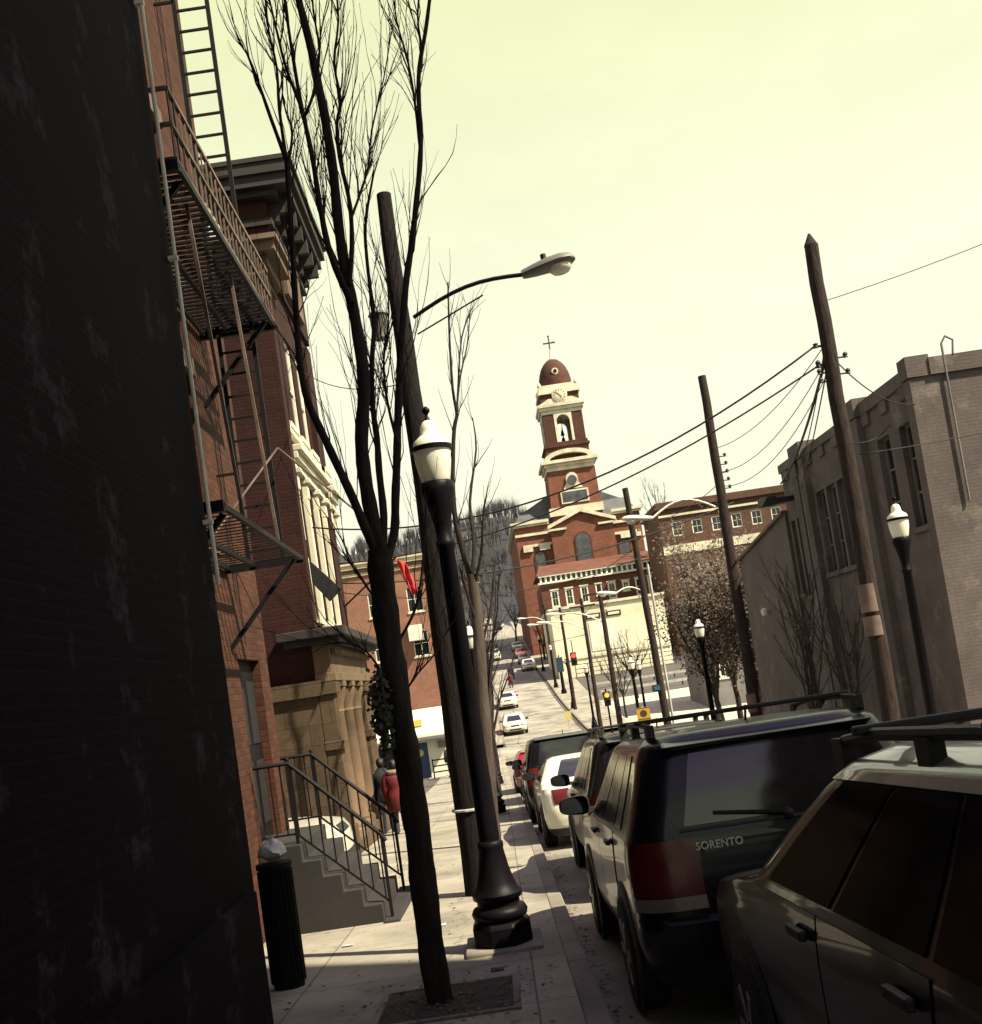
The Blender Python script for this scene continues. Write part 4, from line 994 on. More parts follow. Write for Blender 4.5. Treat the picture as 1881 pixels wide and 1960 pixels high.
# long brick building on the rise at right, seen over the trees
HY = 136.0; o = (34, HY + 6, 5)
hb2 = thing('brick_building', 'long brown brick building with a flat roof behind the brown trees', 'building', o)
hf_ = Face((0, HY, 0), (1, 0, 0), (0, -1, 0))
hs_ = [(25.3 + 2.5 * k, 26.6 + 2.5 * k, z, z + 1.8) for k in range(8) for z in (16.4, 11.0, 6.2)]
w = hf_.wall(MB(), 23.8, 46, 0, 19.9, hs_)
w.add([(23.8, HY, 0), (23.8, HY + 12, 0), (23.8, HY + 12, 19.9), (23.8, HY, 19.9)], [(3, 2, 1, 0)])
w.add([(23.8, HY, 19.9), (46, HY, 19.9), (46, HY + 12, 19.9), (23.8, HY + 12, 19.9)], [(0, 1, 2, 3)])
w.build('wall', 'brick_hill', hb2, o)
for h in hs_: hf_.window(h, hb2, o, fw=.14)
b = MB(); hf_.box(b, 23.4, 46.4, 19.9, 20.2, -12, .5); hf_.box(b, 23.6, 46.2, 20.2, 20.8, -12, .25); b.build('cornice', 'brick_hill', hb2, o)
b = MB(); hf_.box(b, 23.8, 46, 18.9, 19.2, .001, .2); hf_.box(b, 23.8, 46, 14.2, 15.3, .001, .12); b.build('string_course', 'stone_pale', hb2, o)

o = (19, 84, G(84))
gh = thing('grey_house', 'small grey house with white framed windows behind the brown trees', 'house', o)
gf = Face((0, 82, 0), (1, 0, 0), (0, -1, 0))
hs_ = [(17.0, 17.9, 3.2, 5.0), (19.2, 20.1, 3.2, 5.0), (17.0, 17.9, -.4, 1.4), (19.2, 20.1, -.4, 1.4)]
w = gf.wall(MB(), 16.0, 22, -3, 5.6, hs_); w.add([(16, 82, -3), (16, 90, -3), (16, 90, 5.6), (16, 82, 5.6)], [(3, 2, 1, 0)])
w.build('wall', 'grey_paint', gh, o)
for h in hs_: gf.window(h, gh, o, fw=.14, sill='white_paint')
b = MB(); b.prism([(15.6, 5.6), (22.4, 5.6), (19, 7.4)], gf.P, .4, -8.4); b.build('roof', 'slate', gh, o)

# houses on the far hill
for i, (px, py, y, wd_, h, mt, lab) in enumerate(((912, 1075, 322, 8.5, 11, 'grey_paint', 'dark flat-fronted house with pale windows high on the hill'),
        (948, 1060, 332, 6.0, 7, 'cream_wall', 'pale house on the hill beside the dark one'), (885, 1085, 318, 5.0, 8, 'cream_wall', 'narrow pale house on the left of the hill'),
        (965, 1130, 290, 7.0, 6, 'stone_trim', 'tan house low on the hill above the street end'), (935, 1135, 296, 6.0, 6, 'white_paint', 'white house low on the hill above the street end'),
        (985, 1105, 300, 6.0, 7, 'grey_paint', 'grey house tucked against the church side of the hill'), (905, 1140, 285, 6.0, 6, 'brick_hill', 'brown house at the foot of the hill'))):
    b0 = at(px, py, y); z0 = b0.z - 1
    t = thing('house', lab, 'house', (b0.x, y, z0), 'houses on the far hill')
    f = Face((b0.x - wd_ / 2, y, z0), (1, 0, 0), (0, -1, 0)); L = t.location
    n = max(2, int(wd_ / 2)); hh = [((k + .25) * wd_ / n, (k + .75) * wd_ / n, v, v + 1.6) for k in range(n) for v in ((1.2, 4.2, 7.4) if h > 8 else (1.2, 4.0)) if v + 1.8 < h]
    w = f.wall(MB(), 0, wd_, -6, h, hh)
    w.add([f.P(0, -6), f.P(0, -6, -8), f.P(0, h, -8), f.P(0, h)], [(0, 1, 2, 3)]); w.add([f.P(wd_, -6), f.P(wd_, -6, -8), f.P(wd_, h, -8), f.P(wd_, h)], [(3, 2, 1, 0)])
    w.build('wall', mt, t, L)
    for q in hh: f.window(q, t, L, fw=.15, bars=(0, 0), pane='window_church' if h > 8 else 'window_dark')
    b = MB()
    if h > 8: f.box(b, -.3, wd_ + .3, h, h + .5, -8, .3)
    else: b.prism([(-.4, h), (wd_ + .4, h), (wd_ / 2, h + 2.2)], f.P, .4, -8.3)
    b.build('roof', 'slate', t, L)

# ================================================================= LAMPS, POLES, WIRES
def make_lamp():
    t = thing('street_lamp', 'lamp', 'street lamp')
    b = MB(); b.box(-.33, .33, -.33, .33, -.06, .05); b.build('footing', 'kerb_concrete', t, bevel=.012)
    b = MB(); b.lathe([(.27, .05), (.27, .2), (.25, .235), (.2, .25)], 8, ph=math.pi / 8); pl = b.build('plinth', 'post_black', t, bevel=.012)
    b = MB(); b.lathe([(.2, .25), (.235, .27), (.245, .31), (.225, .35), (.185, .37), (.185, .41), (.215, .43), (.22, .47), (.19, .5), (.165, .56), (.135, .68), (.11, .84), (.115, .86), (.115, .9), (.095, .92)], 24)
    b.build('base', 'post_black', t, smooth=50)
    b = MB(); b.lathe([(.092, .92), (.07, 3.5), (.085, 3.52), (.085, 3.56), (.07, 3.58), (.075, 3.7), (.11, 3.88), (.15, 4.02), (.15, 4.08), (.135, 4.1)], 24); b.build('post', 'post_black', t, smooth=50)
    b = MB(); b.lathe([(.12, 4.1), (.135, 4.14), (.16, 4.28), (.165, 4.38)], 24); b.build('globe', 'globe_acrylic', t, smooth=60)
    b = MB(); b.lathe([(.168, 4.38), (.185, 4.385), (.185, 4.42), (.168, 4.425)], 24)
    b.build('band', 'post_black', t, smooth=40)
    b = MB(); b.lathe([(.166, 4.425), (.155, 4.47), (.12, 4.5), (.085, 4.53), (.078, 4.57), (.07, 4.62), (.045, 4.65), (.03, 4.66)], 24); b.build('cap', 'globe_acrylic', t, smooth=60)
    b = MB(); b.lathe([(.03, 4.66), (.014, 4.7), (.012, 4.715), (.034, 4.74), (.034, 4.765), (.01, 4.79)], 14); b.build('finial', 'post_black', t, smooth=60)
    return t
lamp0 = make_lamp()
LG = 'globe street lamps along both pavements'
LL = [(-.21, 9.65, 'nearest globe street lamp with an ornate black base on the left pavement'),
      (-.32, 27.0, 'second globe street lamp along the left pavement, behind the thin tree'),
      (-.3, 44.5, 'third globe street lamp along the left pavement beside the red car'),
      (7.08, 18.1, 'tall globe street lamp in front of the grey slit-windowed building'),
      (6.88, 35.2, 'globe street lamp in front of the brown trees'),
      (6.72, 52.0, 'globe street lamp at the pale forecourt, by the yellow sign'),
      (9.5, 70.0, 'globe street lamp set back on the forecourt'),
      (6.95, 79.0, 'globe street lamp on the far kerb of the side street'),
      (6.95, 97.0, 'globe street lamp at the car park corner'),
      (6.95, 118.0, 'globe street lamp before the cream building'),
      (6.95, 140.0, 'farthest globe street lamp up the slope below the church')]
for i, (x, y, lab) in enumerate(LL):
    if i == 0: lamp0.location = (x, y, G(y)); lamp0['label'] = lab; lamp0['group'] = LG
    else: dup(lamp0, (x, y, G(y)), lab, LG)

def cobra(par, off, a, b, col='lamp_grey', thick=.03, head=.62, rise=.25, sag=False):
    """curved bracket arm from a to b, with a cobra head beyond b"""
    a, b = Vector(a), Vector(b); d = (b - a); h = Vector((d.x, d.y, 0)).normalized()
    pts = [a.lerp(b, k / 8) + Vector((0, 0, rise * math.sin(math.pi * k / 8) )) for k in range(9)]
    m_ = MB(); m_.tube(pts, thick, 8); arm = m_.build('bracket_arm', col if col != 'lamp_grey' else 'iron_black', par, off, smooth=40)
    s = h.cross(Vector((0, 0, 1))).normalized()
    hd = (h + Vector((0, 0, .09))).normalized(); up = s.cross(hd).normalized()
    rows = []
    prof = [(0, .055, .05, .05), (.05, .06, .06, .06), (.25, .10, .08, .07), (.5, .14, .1, .07), (.75, .155, .10, .06), (.92, .12, .075, .04), (1, .03, .02, .02)]
    for t_, w_, u_, l_ in prof:
        c = b + hd * (head * t_); row = []
        for k in range(13):
            an = 2 * math.pi * k / 12
            row.append(c + s * (w_ * math.cos(an)) + up * ((u_ if math.sin(an) > 0 else l_) * math.sin(an)))
        rows.append(row)
    m_ = MB(); m_.grid(rows); hb_ = m_.build('lamp_head', col, par, off, smooth=50)
    c = b + hd * head * .7 - up * .045
    m_ = MB()
    vs = []
    for r_, z_ in ((.125, 0), (.12, -.04), (.085, -.08), (.03, -.1)):
        vs.append([c + hd * (r_ * 1.15 * math.cos(2 * math.pi * k / 12)) + s * (r_ * math.sin(2 * math.pi * k / 12)) + up * z_ for k in range(13)])
    m_.grid(vs); m_.build('lens', 'globe_acrylic', hb_, off, smooth=60)
    m_ = MB(); e_ = b + hd * head * .45 + up * .1; m_.tube([e_, e_ + up * .06], .035, 8); m_.build('photocell', 'iron_black', hb_, off)
def insulators(par, off, x, y, z, n, dx=.16, dz=.2):
    for k in range(n):
        m_ = MB(); m_.lathe([(.0, 0), (.045, .01), (.03, .04), (.05, .06), (.03, .1), (0, .11)], 10, (x + dx, y, z + dz * k)); m_.bar((x, y, z + dz * k + .02), (x + dx, y, z + dz * k + .02), .025)
        m_.build('insulator', 'trim_black', par, off, smooth=50)
def pole(base, top, r0, r1, lab, pointed=False, name='utility_pole', mt='pole_wood'):
    base, top = Vector(base), Vector(top)
    t = thing(name, lab, 'utility pole', base, 'wooden utility poles')
    n = 14; b = MB()
    b.tube([base.lerp(top, k / n) + Vector((rng.uniform(-.012, .012), rng.uniform(-.012, .012), 0)) for k in range(n + 1)], [r0 + (r1 - r0) * k / n for k in range(n + 1)], 14)
    if pointed: d = (top - base).normalized(); b.tube([top - d * .002, top + d * .22], [r1, .02], 14)
    b.build('shaft', mt, t, base, smooth=50)
    return t
# left pole behind the near lamp
lb = Vector((-.47, 13.3, G(13.3) - .1)); lt = at(735, 372, 13.3)
t = pole(lb, lt, .205, .092, 'tall thick sawn-off utility pole directly behind the near lamp', mt='pole_tarred')
a = at(792, 608, 13.2); cobra(t, lb, a, at(1000, 526, 12.9), 'lamp_grey', .026, .66, .12)
m_ = MB(); m_.tube([at(800, 640, 13.2), at(925, 565, 13.0)], .01, 6); m_.build('arm_brace', 'iron_black', t, lb)
bx = at(742, 620, 13.3); m_ = MB(); m_.lathe([(.0, -.2), (.1, -.18), (.11, .1), (.13, .12), (.1, .16), (0, .18)], 12, (bx.x - .1, 13.3, bx.z)); m_.build('junction_can', 'lamp_grey', t, lb, smooth=50)
m_ = MB(); m_.lathe([(.215, 0), (.215, .02), (.2, .03)], 14, (lb.x, lb.y, G(13.3) + 1.0)); m_.build('band', 'galv_steel', t, lb)
# right-hand row
PR = [(6.9, 19.5, 8.72, 'nearest right-hand utility pole, pointed on top and fanning out cables', 1553, 470, .165, .125),
      (6.9, 29.5, 9.1, 'utility pole before the brown trees with a column of insulators', 1345, 720, .17, .11),
      (6.9, 44.7, 8.8, 'utility pole with a grey conduit and a pedestrian signal', 1197, 935, .165, .12),
      (7.0, 63.0, 9.4, 'utility pole with a pale cobra lamp over the road below the church', 1108, 1118, .17, .12),
      (7.0, 75.0, 9.3, 'thin utility pole at the far corner of the side street', 1070, 1100, .16, .11),
      (7.0, 96.0, 9.0, 'distant utility pole at the car park', 1050, 1130, .16, .11),
      (7.0, 119.0, 9.0, 'farthest utility pole beside the cream building', 1046, 1110, .16, .11)]
poles = []
for i, (x, y, tz, lab, px, py, r0, r1) in enumerate(PR):
    base = Vector((x, y, G(y) - .1))
    tp = at(px, py, y) if i < 3 else Vector((x, y, G(y) + tz))
    t = pole(base, tp, r0, r1, lab, pointed=(i == 0)); poles.append((t, base, tp))
t, base, tp = poles[0]
insulators(t, base, tp.x - .02, 19.5, 6.2, 3, -.22, .16); insulators(t, base, tp.x + .05, 19.5, 6.3, 2, .22, .3)
for pw in (at(1562, 662, 19.5), at(1568, 700, 19.5)):
    m_ = MB(); m_.bar((tp.x + .12, 19.5, pw.z - .02), (pw.x - .03, 19.5, pw.z - .02), .035); m_.lathe([(0, 0), (.05, .01), (.035, .05), (.05, .08), (0, .1)], 10, (pw.x, 19.5, pw.z - .05)); m_.build('wire_bracket', 'trim_black', t, base, smooth=50)
for dz, h in ((2.25, .5), (1.75, .35)):
    m_ = MB(); m_.lathe([(.168, -h / 2), (.168, h / 2)], 14, (base.x - .02, base.y, dz)); m_.build('notice', 'paper', t, base, smooth=50)
t, base, tp = poles[1]
insulators(t, base, tp.x + .05, 29.5, 6.0, 5, .2, .22)
cobra(t, base, (6.75, 29.5, 5.55), at(1250, 992, 29.3), 'lamp_white', .03, .85, .35)
m_ = MB(); m_.lathe([(.172, 0), (.172, .5)], 14, (6.88, 29.5, -.05)); m_.build('notice', 'paper', t, base, smooth=50)
t, base, tp = poles[2]
cobra(t, base, (6.7, 44.7, 4.55), at(1180, 1136, 44.3), 'lamp_white', .03, .85, .2)
m_ = MB(); m_.tube([(7.12, 44.7, G(44.7)), (7.08, 44.7, 5.6)], .05, 8); m_.build('conduit', 'galv_steel', t, base, smooth=50)
s_ = at(1250, 1318, 44.5); m_ = MB(); m_.box(6.45, 6.78, 44.35, 44.6, s_.z - .15, s_.z + .12); sg = m_.build('pedestrian_signal', 'trim_black', t, base)
m_ = MB(); m_.box(6.49, 6.74, 44.335, 44.36, s_.z - .1, s_.z + .07); m_.build('lens', 'signal_off', sg, base)
for i, (hx, hy) in ((3, (1063, 1158)), (4, (1080, 1168)), (5, (1066, 1150)), (6, (1040, 1190))):
    t, base, tp = poles[i]; y = base.y
    h = at(hx, hy, y - .3) if i > 4 else Vector((4.6, y - .3, G(y) + 8.0))
    if i > 4: h = Vector((4.8, y - .3, G(y) + 7.8))
    cobra(t, base, (6.9, y, G(y) + 7.2), h, 'lamp_white', .04, .9, .25)
    if i < 5: insulators(t, base, tp.x, y, tp.z - 1.6, 3, .22, .3)
    m_ = MB(); m_.box(tp.x - .9, tp.x + .9, y - .2, y - .12, tp.z - .6, tp.z - .48); m_.build('crossarm', 'pole_wood', t, base)

def wire(a, b, sag, lab, r=.014, n=24, group='overhead wires'):
    a, b = Vector(a), Vector(b)
    pts = [a.lerp(b, k / n) - Vector((0, 0, sag * 4 * (k / n) * (1 - k / n))) for k in range(n + 1)]
    o = MB().tube(pts, r, 5).build('overhead_wire', 'wire_black', smooth=180)
    setbase(o, pts[n // 2]); return tag(o, lab, 'wire', group)
P1, P2, P3 = poles[0][2], poles[1][2], poles[2][2]
hall = lambda y, z: (BX, y, z)
wire(at(1562, 662, 19.5), hall(24.2, 5.75), 1.05, 'highest thick wire crossing the street from the pointed pole', .019)
wire(at(1568, 700, 19.5), hall(27.6, 5.3), .75, 'second thick wire crossing the street just below the highest', .017)
wire(at(1405, 962, 29.5), hall(28.1, 4.85), .55, 'wire crossing the street from the pole with insulators past the church front', .019)
wire(at(1395, 985, 29.5), hall(28.1, 4.6), .9, 'lower wire crossing the street from the pole with insulators', .012)
wire(at(1215, 1050, 44.7), (-2.7, 78.4, 8.2), 1.6, 'wire running from the conduit pole to the pinkish brick building', .018)
wire(at(1580, 690, 19.5), (9.58, 32.9, 6.4), .25, 'heaviest of the cables dropping to the corner of the grey building', .03, group='cables to the grey building')
wire(at(1578, 676, 19.5), (9.58, 32.6, 6.1), .45, 'loose cable sagging to the corner of the grey building', .012, group='cables to the grey building')
wire(at(1584, 705, 19.5), (9.6, 31.2, 5.9), .1, 'tight cable dropping to the lamp bracket of the grey building', .014, group='cables to the grey building')
wire(at(1580, 660, 19.5), at(1365, 860, 29.5), .35, 'upper thin line between the first two right-hand poles', .009, group='lines along the right-hand poles')
wire(at(1582, 690, 19.5), at(1370, 905, 29.5), .5, 'middle thin line between the first two right-hand poles', .009, group='lines along the right-hand poles')
wire(at(1585, 715, 19.5), at(1375, 930, 29.5), .6, 'lowest thin line between the first two right-hand poles', .009, group='lines along the right-hand poles')
wire(at(1372, 930, 29.5), at(1215, 1000, 44.7), .35, 'line between the insulator pole and the conduit pole', .011, group='lines along the right-hand poles')
wire(at(1600, 690, 19.5), (9.7, 22.6, 6.2), .3, 'looping service wire from the pointed pole to the grey parapet', .012, group='cables to the grey building')
wire(at(1610, 840, 19.5), (9.64, 24.2, 6.1), .2, 'short stay wire below the looping service wire', .012, group='cables to the grey building')
wire(at(1575, 578, 19.5), (16, 15.5, 9.6), .35, 'faint high wire leaving the pointed pole to the right', .007)
wire(at(1645, 870, 19.5), (15.5, 19.0, 6.0), .35, 'pale wire passing in front of the grey slit windows', .010)
wire((lt.x, 13.3, lt.z - 2.4), (BX, 24.5, 9.6), .3, 'thin wire from the sawn-off pole to the hall cornice', .008)
for i in range(3, 6):
    for dx in (-.8, .8):
        a, b_ = poles[i][2], poles[i + 1][2]
        wire((a.x + dx, a.y, a.z - .45), (b_.x + dx, b_.y, b_.z - .45), .5, ('left' if dx < 0 else 'right') + ' crossarm line in span %s of the far pole row' % ('nearest', 'middle', 'last')[i - 3], .016, group='lines along the right-hand poles')

# ================================================================= TREES
def wob(p0, d, L, n, r0, r1, bend, up, rg):
    pts, d = [Vector(p0)], Vector(d).normalized()
    for k in range(n):
        d = (d + Vector((rg.gauss(0, bend), rg.gauss(0, bend), rg.gauss(0, bend) + up))).normalized()
        pts.append(pts[-1] + d * (L / n))
    return pts, [r0 + (r1 - r0) * k / n for k in range(n + 1)]
def twigs(mb, pts, rad, rg, dens, Lr, spread=.45, up=.08, sub=2, r=.006, tmin=.15, tmax=1.0, bend=.10, knob=False):
    """fine shoots along a limb, each with its own side shoots"""
    tot = sum((pts[i + 1] - pts[i]).length for i in range(len(pts) - 1))
    n = max(1, int(tot * dens))
    for _ in range(n):
        t = rg.uniform(tmin, tmax) * (len(pts) - 1); i = min(int(t), len(pts) - 2); f = t - i
        p = pts[i].lerp(pts[i + 1], f); d = (pts[i + 1] - pts[i]).normalized()
        side = Vector((rg.gauss(0, 1), rg.gauss(0, 1), rg.gauss(0, .3))).normalized()
        L = rg.uniform(*Lr) * (1 - .35 * t / (len(pts) - 1))
        q, rr = wob(p, d + side * rg.uniform(spread * .5, spread * 1.3), L, 7 if knob else 5, min(r * rg.uniform(.8, 1.5), rad[i] * .6), r * .35, bend, up, rg)
        if knob: rr = [v * (1.35 if k % 2 else .85) for k, v in enumerate(rr)]
        mb.tube(q, rr, 4, cap=False)
        for _s in range(rg.randint(0, sub)):
            k = rg.randint(1, 4); sd = Vector((rg.gauss(0, 1), rg.gauss(0, 1), rg.gauss(0, .4))).normalized()
            q2, r2 = wob(q[k], (q[k] - q[k - 1]).normalized() + sd * spread, L * rg.uniform(.25, .55), 4, r * .55, r * .2, .12, up, rg)
            mb.tube(q2, r2, 4, cap=False)
def limb(pxs, y0, y1, w0, w1, rg=rng, ws=None):
    n = len(pxs); pts = []
    for k, (x, y) in enumerate(pxs):
        pts.append(at(x, y, y0 + (y1 - y0) * k / (n - 1) ))
    # insert smooth in-between points
    out = []
    for k in range(n - 1):
        a = pts[max(k - 1, 0)]; b = pts[k]; c = pts[k + 1]; d = pts[min(k + 2, n - 1)]
        for s in range(3):
            t = s / 3
            out.append(0.5 * ((2 * b) + (c - a) * t + (2 * a - 5 * b + 4 * c - d) * t * t + (3 * b - a - 3 * c + d) * t ** 3))
    out.append(pts[-1])
    m = len(out) - 1
    rad = [(w0 + (w1 - w0) * k / m) * .5 * out[k].y / F_PX * (1 + .06 * math.sin(k * 2.1)) for k in range(m + 1)]
    return out, rad
# --- the near multi-stemmed tree
rg = random.Random(5)
base = Vector((-.62, 7.9, G(7.9) - .05))
tr = thing('street_tree', 'bare multi-stemmed street tree standing nearest on the left pavement', 'tree', base, 'bare street trees on the left pavement')
TY = 7.9
tk = MB()
p, r = limb([(850, 1935), (838, 1896), (817, 1737), (797, 1579), (784, 1470), (762, 1342), (742, 1200), (732, 1109), (728, 1050)], TY, TY, 50, 48); r[0] *= 1.15
pp, rr_ = [], []
for k in range(len(p) - 1):
    for q in range(4): pp.append(p[k].lerp(p[k + 1], q / 4)); rr_.append(r[k] + (r[k + 1] - r[k]) * q / 4)
rr_[0] *= 1.25; rr_[1] *= 1.15; rr_[2] *= 1.07
tk.tube(pp, rr_, 26, rough=.045); trunk = tk.build('trunk', 'bark', tr, base, smooth=60)
L_ = [  # pixel course, depth start, depth end, width start, width end, twig density, twig length
    ([(728, 1075), (703, 1020), (676, 955), (643, 885), (615, 825), (590, 770), (575, 700), (567, 600), (560, 480), (553, 370), (548, 300)], TY, 7.3, 26, 15, 3.0, (.5, 1.3)),
    ([(548, 305), (520, 230), (492, 150), (470, 95)], 7.3, 7.0, 12, 7, 4, (.4, 1)),
    ([(548, 303), (535, 210), (530, 130), (515, 60), (505, -30)], 7.3, 7.4, 10, 5, 5, (.4, 1)),
    ([(550, 320), (560, 255), (548, 215), (540, 180)], 7.3, 7.2, 8, 4, 5, (.3, .8)),
    ([(729, 1060), (712, 988), (698, 910), (692, 840), (697, 747), (690, 670), (676, 590), (660, 510), (648, 430), (638, 330), (622, 225), (607, 150), (590, 70), (570, -10), (560, -80)], TY, TY + .1, 40, 22, 2.4, (.5, 1.4)),
    ([(674, 580), (650, 530), (628, 470), (612, 390), (598, 300), (578, 207), (566, 140), (552, 50), (540, -40)], TY, 7.6, 20, 8, 4, (.4, 1.2)),
    ([(582, 225), (600, 180), (612, 100), (600, 20), (596, -60)], 7.65, 7.5, 9, 5, 5, (.4, 1)),
    ([(577, 205), (548, 130), (530, 60), (510, -30)], 7.7, 7.4, 10, 5, 5, (.4, 1)),
    ([(668, 545), (674, 480), (672, 410), (664, 360), (650, 300), (645, 240), (652, 190), (640, 120), (648, 40), (642, -40)], TY, 8.2, 14, 6, 4.5, (.4, 1.2)),
    ([(672, 420), (690, 370), (705, 320), (712, 250), (735, 150), (750, 60)], TY, 8.4, 8, 3, 6, (.4, 1.1)),
    ([(732, 1050), (735, 990), (726, 902), (722, 840), (714, 780), (712, 700), (716, 610), (705, 520), (700, 430), (716, 330)], TY, 8.3, 22, 7, 4, (.4, 1.3)),
    ([(738, 1080), (755, 1020), (757, 960), (760, 880), (762, 800), (766, 700), (772, 610), (779, 530), (789, 465), (796, 400), (803, 330), (806, 260), (802, 190), (803, 130), (815, 60), (824, -10)], TY, 8.6, 24, 12, 2.2, (.5, 1.3)),
    ([(804, 280), (795, 200), (782, 120), (760, 40), (750, -40)], 8.4, 8.6, 8, 4, 5, (.4, 1.1)),
    ([(803, 150), (806, 90), (800, 30), (806, -40)], 8.5, 8.7, 8, 5, 4, (.4, 1)),
    ([(762, 850), (742, 770), (735, 690), (745, 600), (738, 500)], 8.0, 8.4, 9, 3, 6, (.4, 1.1)),
    ([(742, 1180), (700, 1120), (676, 1085), (650, 1060)], TY, 7.5, 8, 3, 6, (.4, 1)),
    ([(757, 1330), (720, 1270), (690, 1240), (640, 1230), (600, 1250)], TY, 7.4, 7, 3, 5, (.3, .9)),
    ([(750, 1250), (790, 1180), (805, 1120), (812, 1040), (818, 960)], TY, 8.2, 9, 3, 5, (.4, 1)),
    ([(760, 1350), (800, 1290), (835, 1250), (860, 1200)], TY, 8.3, 7, 2, 5, (.3, .9)),
]
lm, tw_ = MB(), MB()
for (px, d0, d1, w0, w1, dens, Lr) in L_:
    p, r = limb(px, d0, d1, w0 * .76, w1 * .62)
    lm.tube(p, r, 9); twigs(tw_, p, r, rg, dens * 2.5, (Lr[0] * .8, Lr[1] * 1.25), .34, .13, 3, .0046, bend=.12, knob=True)
lm.build('limbs', 'bark', tr, base, smooth=60)
tw_.build('crown', 'bark_dark', tr, base)
mb = MB()
for _ in range(700):                       # clump of dead ivy hanging on the trunk
    c = at(738, 1360, 7.75) + Vector((rg.gauss(-.03, .03), rg.gauss(0, .04), rg.gauss(-.02, .13)))
    d = Vector((rg.gauss(0, 1), rg.gauss(0, 1), rg.gauss(0, 1))).normalized() * rg.uniform(.012, .026); u = d.orthogonal().normalized() * d.length
    mb.add([c - d, c + u, c + d, c - u], [(0, 1, 2, 3)])
mb.tube([at(738, 1440, 7.8), at(733, 1400, 7.74), at(736, 1360, 7.76), at(730, 1320, 7.72), at(726, 1280, 7.8)], .02, 6)
mb.build('ivy_clump', 'leaf_ever', tr, base)

def bare_tree(lab, base, H, r0, n_limb, rg, spread=.35, fork=.3, twd=5, mt='bark', grp=None, twl=(.4, 1.3), tr_=.008, leaves=0, lean=(0, 0), lsz=.1, sides=6):
    base = Vector(base)
    t = thing('street_tree' if not leaves else 'brown_tree', lab, 'tree', base, grp)
    k = MB(); zf = H * fork
    tp, trr = wob(base - Vector((0, 0, .15)), (lean[0], lean[1], 1), zf + .15, 6, r0, r0 * .75, .03, .05, rg)
    k.tube(tp, trr, 10); k.build('trunk', mt, t, base, smooth=60)
    lmb, tws = MB(), MB(); tips = []
    for i in range(n_limb):
        a = 2 * math.pi * i / n_limb + rg.uniform(-.4, .4); s = spread * rg.uniform(.5, 1.2)
        st = tp[-1] if i % 2 else tp[-2].lerp(tp[-1], .4)
        L = (H - zf) * rg.uniform(.75, 1.05)
        p, r = wob(st, (math.cos(a) * s, math.sin(a) * s, 1), L, 8, r0 * rg.uniform(.4, .6), .012, .06, .05, rg)
        lmb.tube(p, r, sides, cap=False); tips += p[2:]
        twigs(tws, p, r, rg, twd, twl, .5, .06, 2, tr_)
        for j in range(3):
            q = rg.randint(2, 6); a2 = rg.uniform(0, 6.28)
            p2, r2 = wob(p[q], (math.cos(a2) * .6, math.sin(a2) * .6, 1), L * rg.uniform(.3, .5), 6, r[q] * .6, .008, .08, .05, rg)
            lmb.tube(p2, r2, 5, cap=False); tips += p2[1:]
            twigs(tws, p2, r2, rg, twd, twl, .5, .06, 1, tr_ * .8)
    lmb.build('limbs', mt, t, base, smooth=60)
    tws.build('twigs', mt, t, base)
    if leaves:
        lf = MB(); tips = [q_ for q_ in tips if math.sin(q_.x * 2.3 + 1.1 * q_.z) + math.sin(q_.y * 1.9 - q_.z * 1.7 + q_.x) > -.35] or tips
        for _ in range(leaves):
            c = rg.choice(tips) + Vector((rg.gauss(0, .45), rg.gauss(0, .45), rg.gauss(-.1, .5)))
            for _k in range(rg.randint(1, 4)):
                e = c + Vector((rg.gauss(0, .14), rg.gauss(0, .14), rg.gauss(0, .14)))
                d = Vector((rg.gauss(0, 1), rg.gauss(0, 1), rg.gauss(0, 1))).normalized() * lsz * rg.uniform(.5, 1.2); u = d.orthogonal().normalized() * d.length * .6
                lf.add([e - d, e + u, e + d, e - u], [(0, 1, 2, 3)])
        lf.build('crown', 'leaf_brown', t, base)
    return t
# --- the thin sapling behind the lamp, traced
rg = random.Random(8)
base = Vector((-.18, 19.6, G(19.6) - .05))
t = thing('street_tree', 'thin straight street tree just beyond the sawn-off pole', 'tree', base, 'bare street trees on the left pavement')
p, r = limb([(947, 1625), (938, 1520), (929, 1400), (921, 1290), (914, 1180), (904, 1100)], 19.6, 19.6, 30, 20)
MB().tube(p, r, 10).build('trunk', 'bark_grey', t, base, smooth=60)
lm, tw_ = MB(), MB()
for px, w0, w1 in (([(906, 1120), (885, 1050), (870, 980), (867, 900), (870, 821), (875, 793), (867, 745), (861, 648), (858, 540)], 13, 3), ([(875, 793), (877, 752), (884, 648), (904, 590)], 5, 2), ([(873, 800), (882, 720), (895, 660), (900, 600)], 4, 2),
                   ([(904, 1105), (908, 1040), (900, 960), (912, 860), (905, 800)], 9, 2), ([(906, 1130), (922, 1060), (925, 990), (935, 930)], 8, 2), ([(914, 1200), (890, 1120), (880, 1080)], 7, 2), ([(918, 1240), (938, 1180), (944, 1120), (950, 1070)], 7, 2)):
    p, r = limb(px, 19.6, 19.6 + rg.uniform(-.6, .6), w0, w1); lm.tube(p, r, 7, cap=False); twigs(tw_, p, r, rg, 4, (.4, 1.3), .35, .06, 1, .009)
lm.build('limbs', 'bark', t, base, smooth=60); tw_.build('crown', 'bark_dark', t, base)
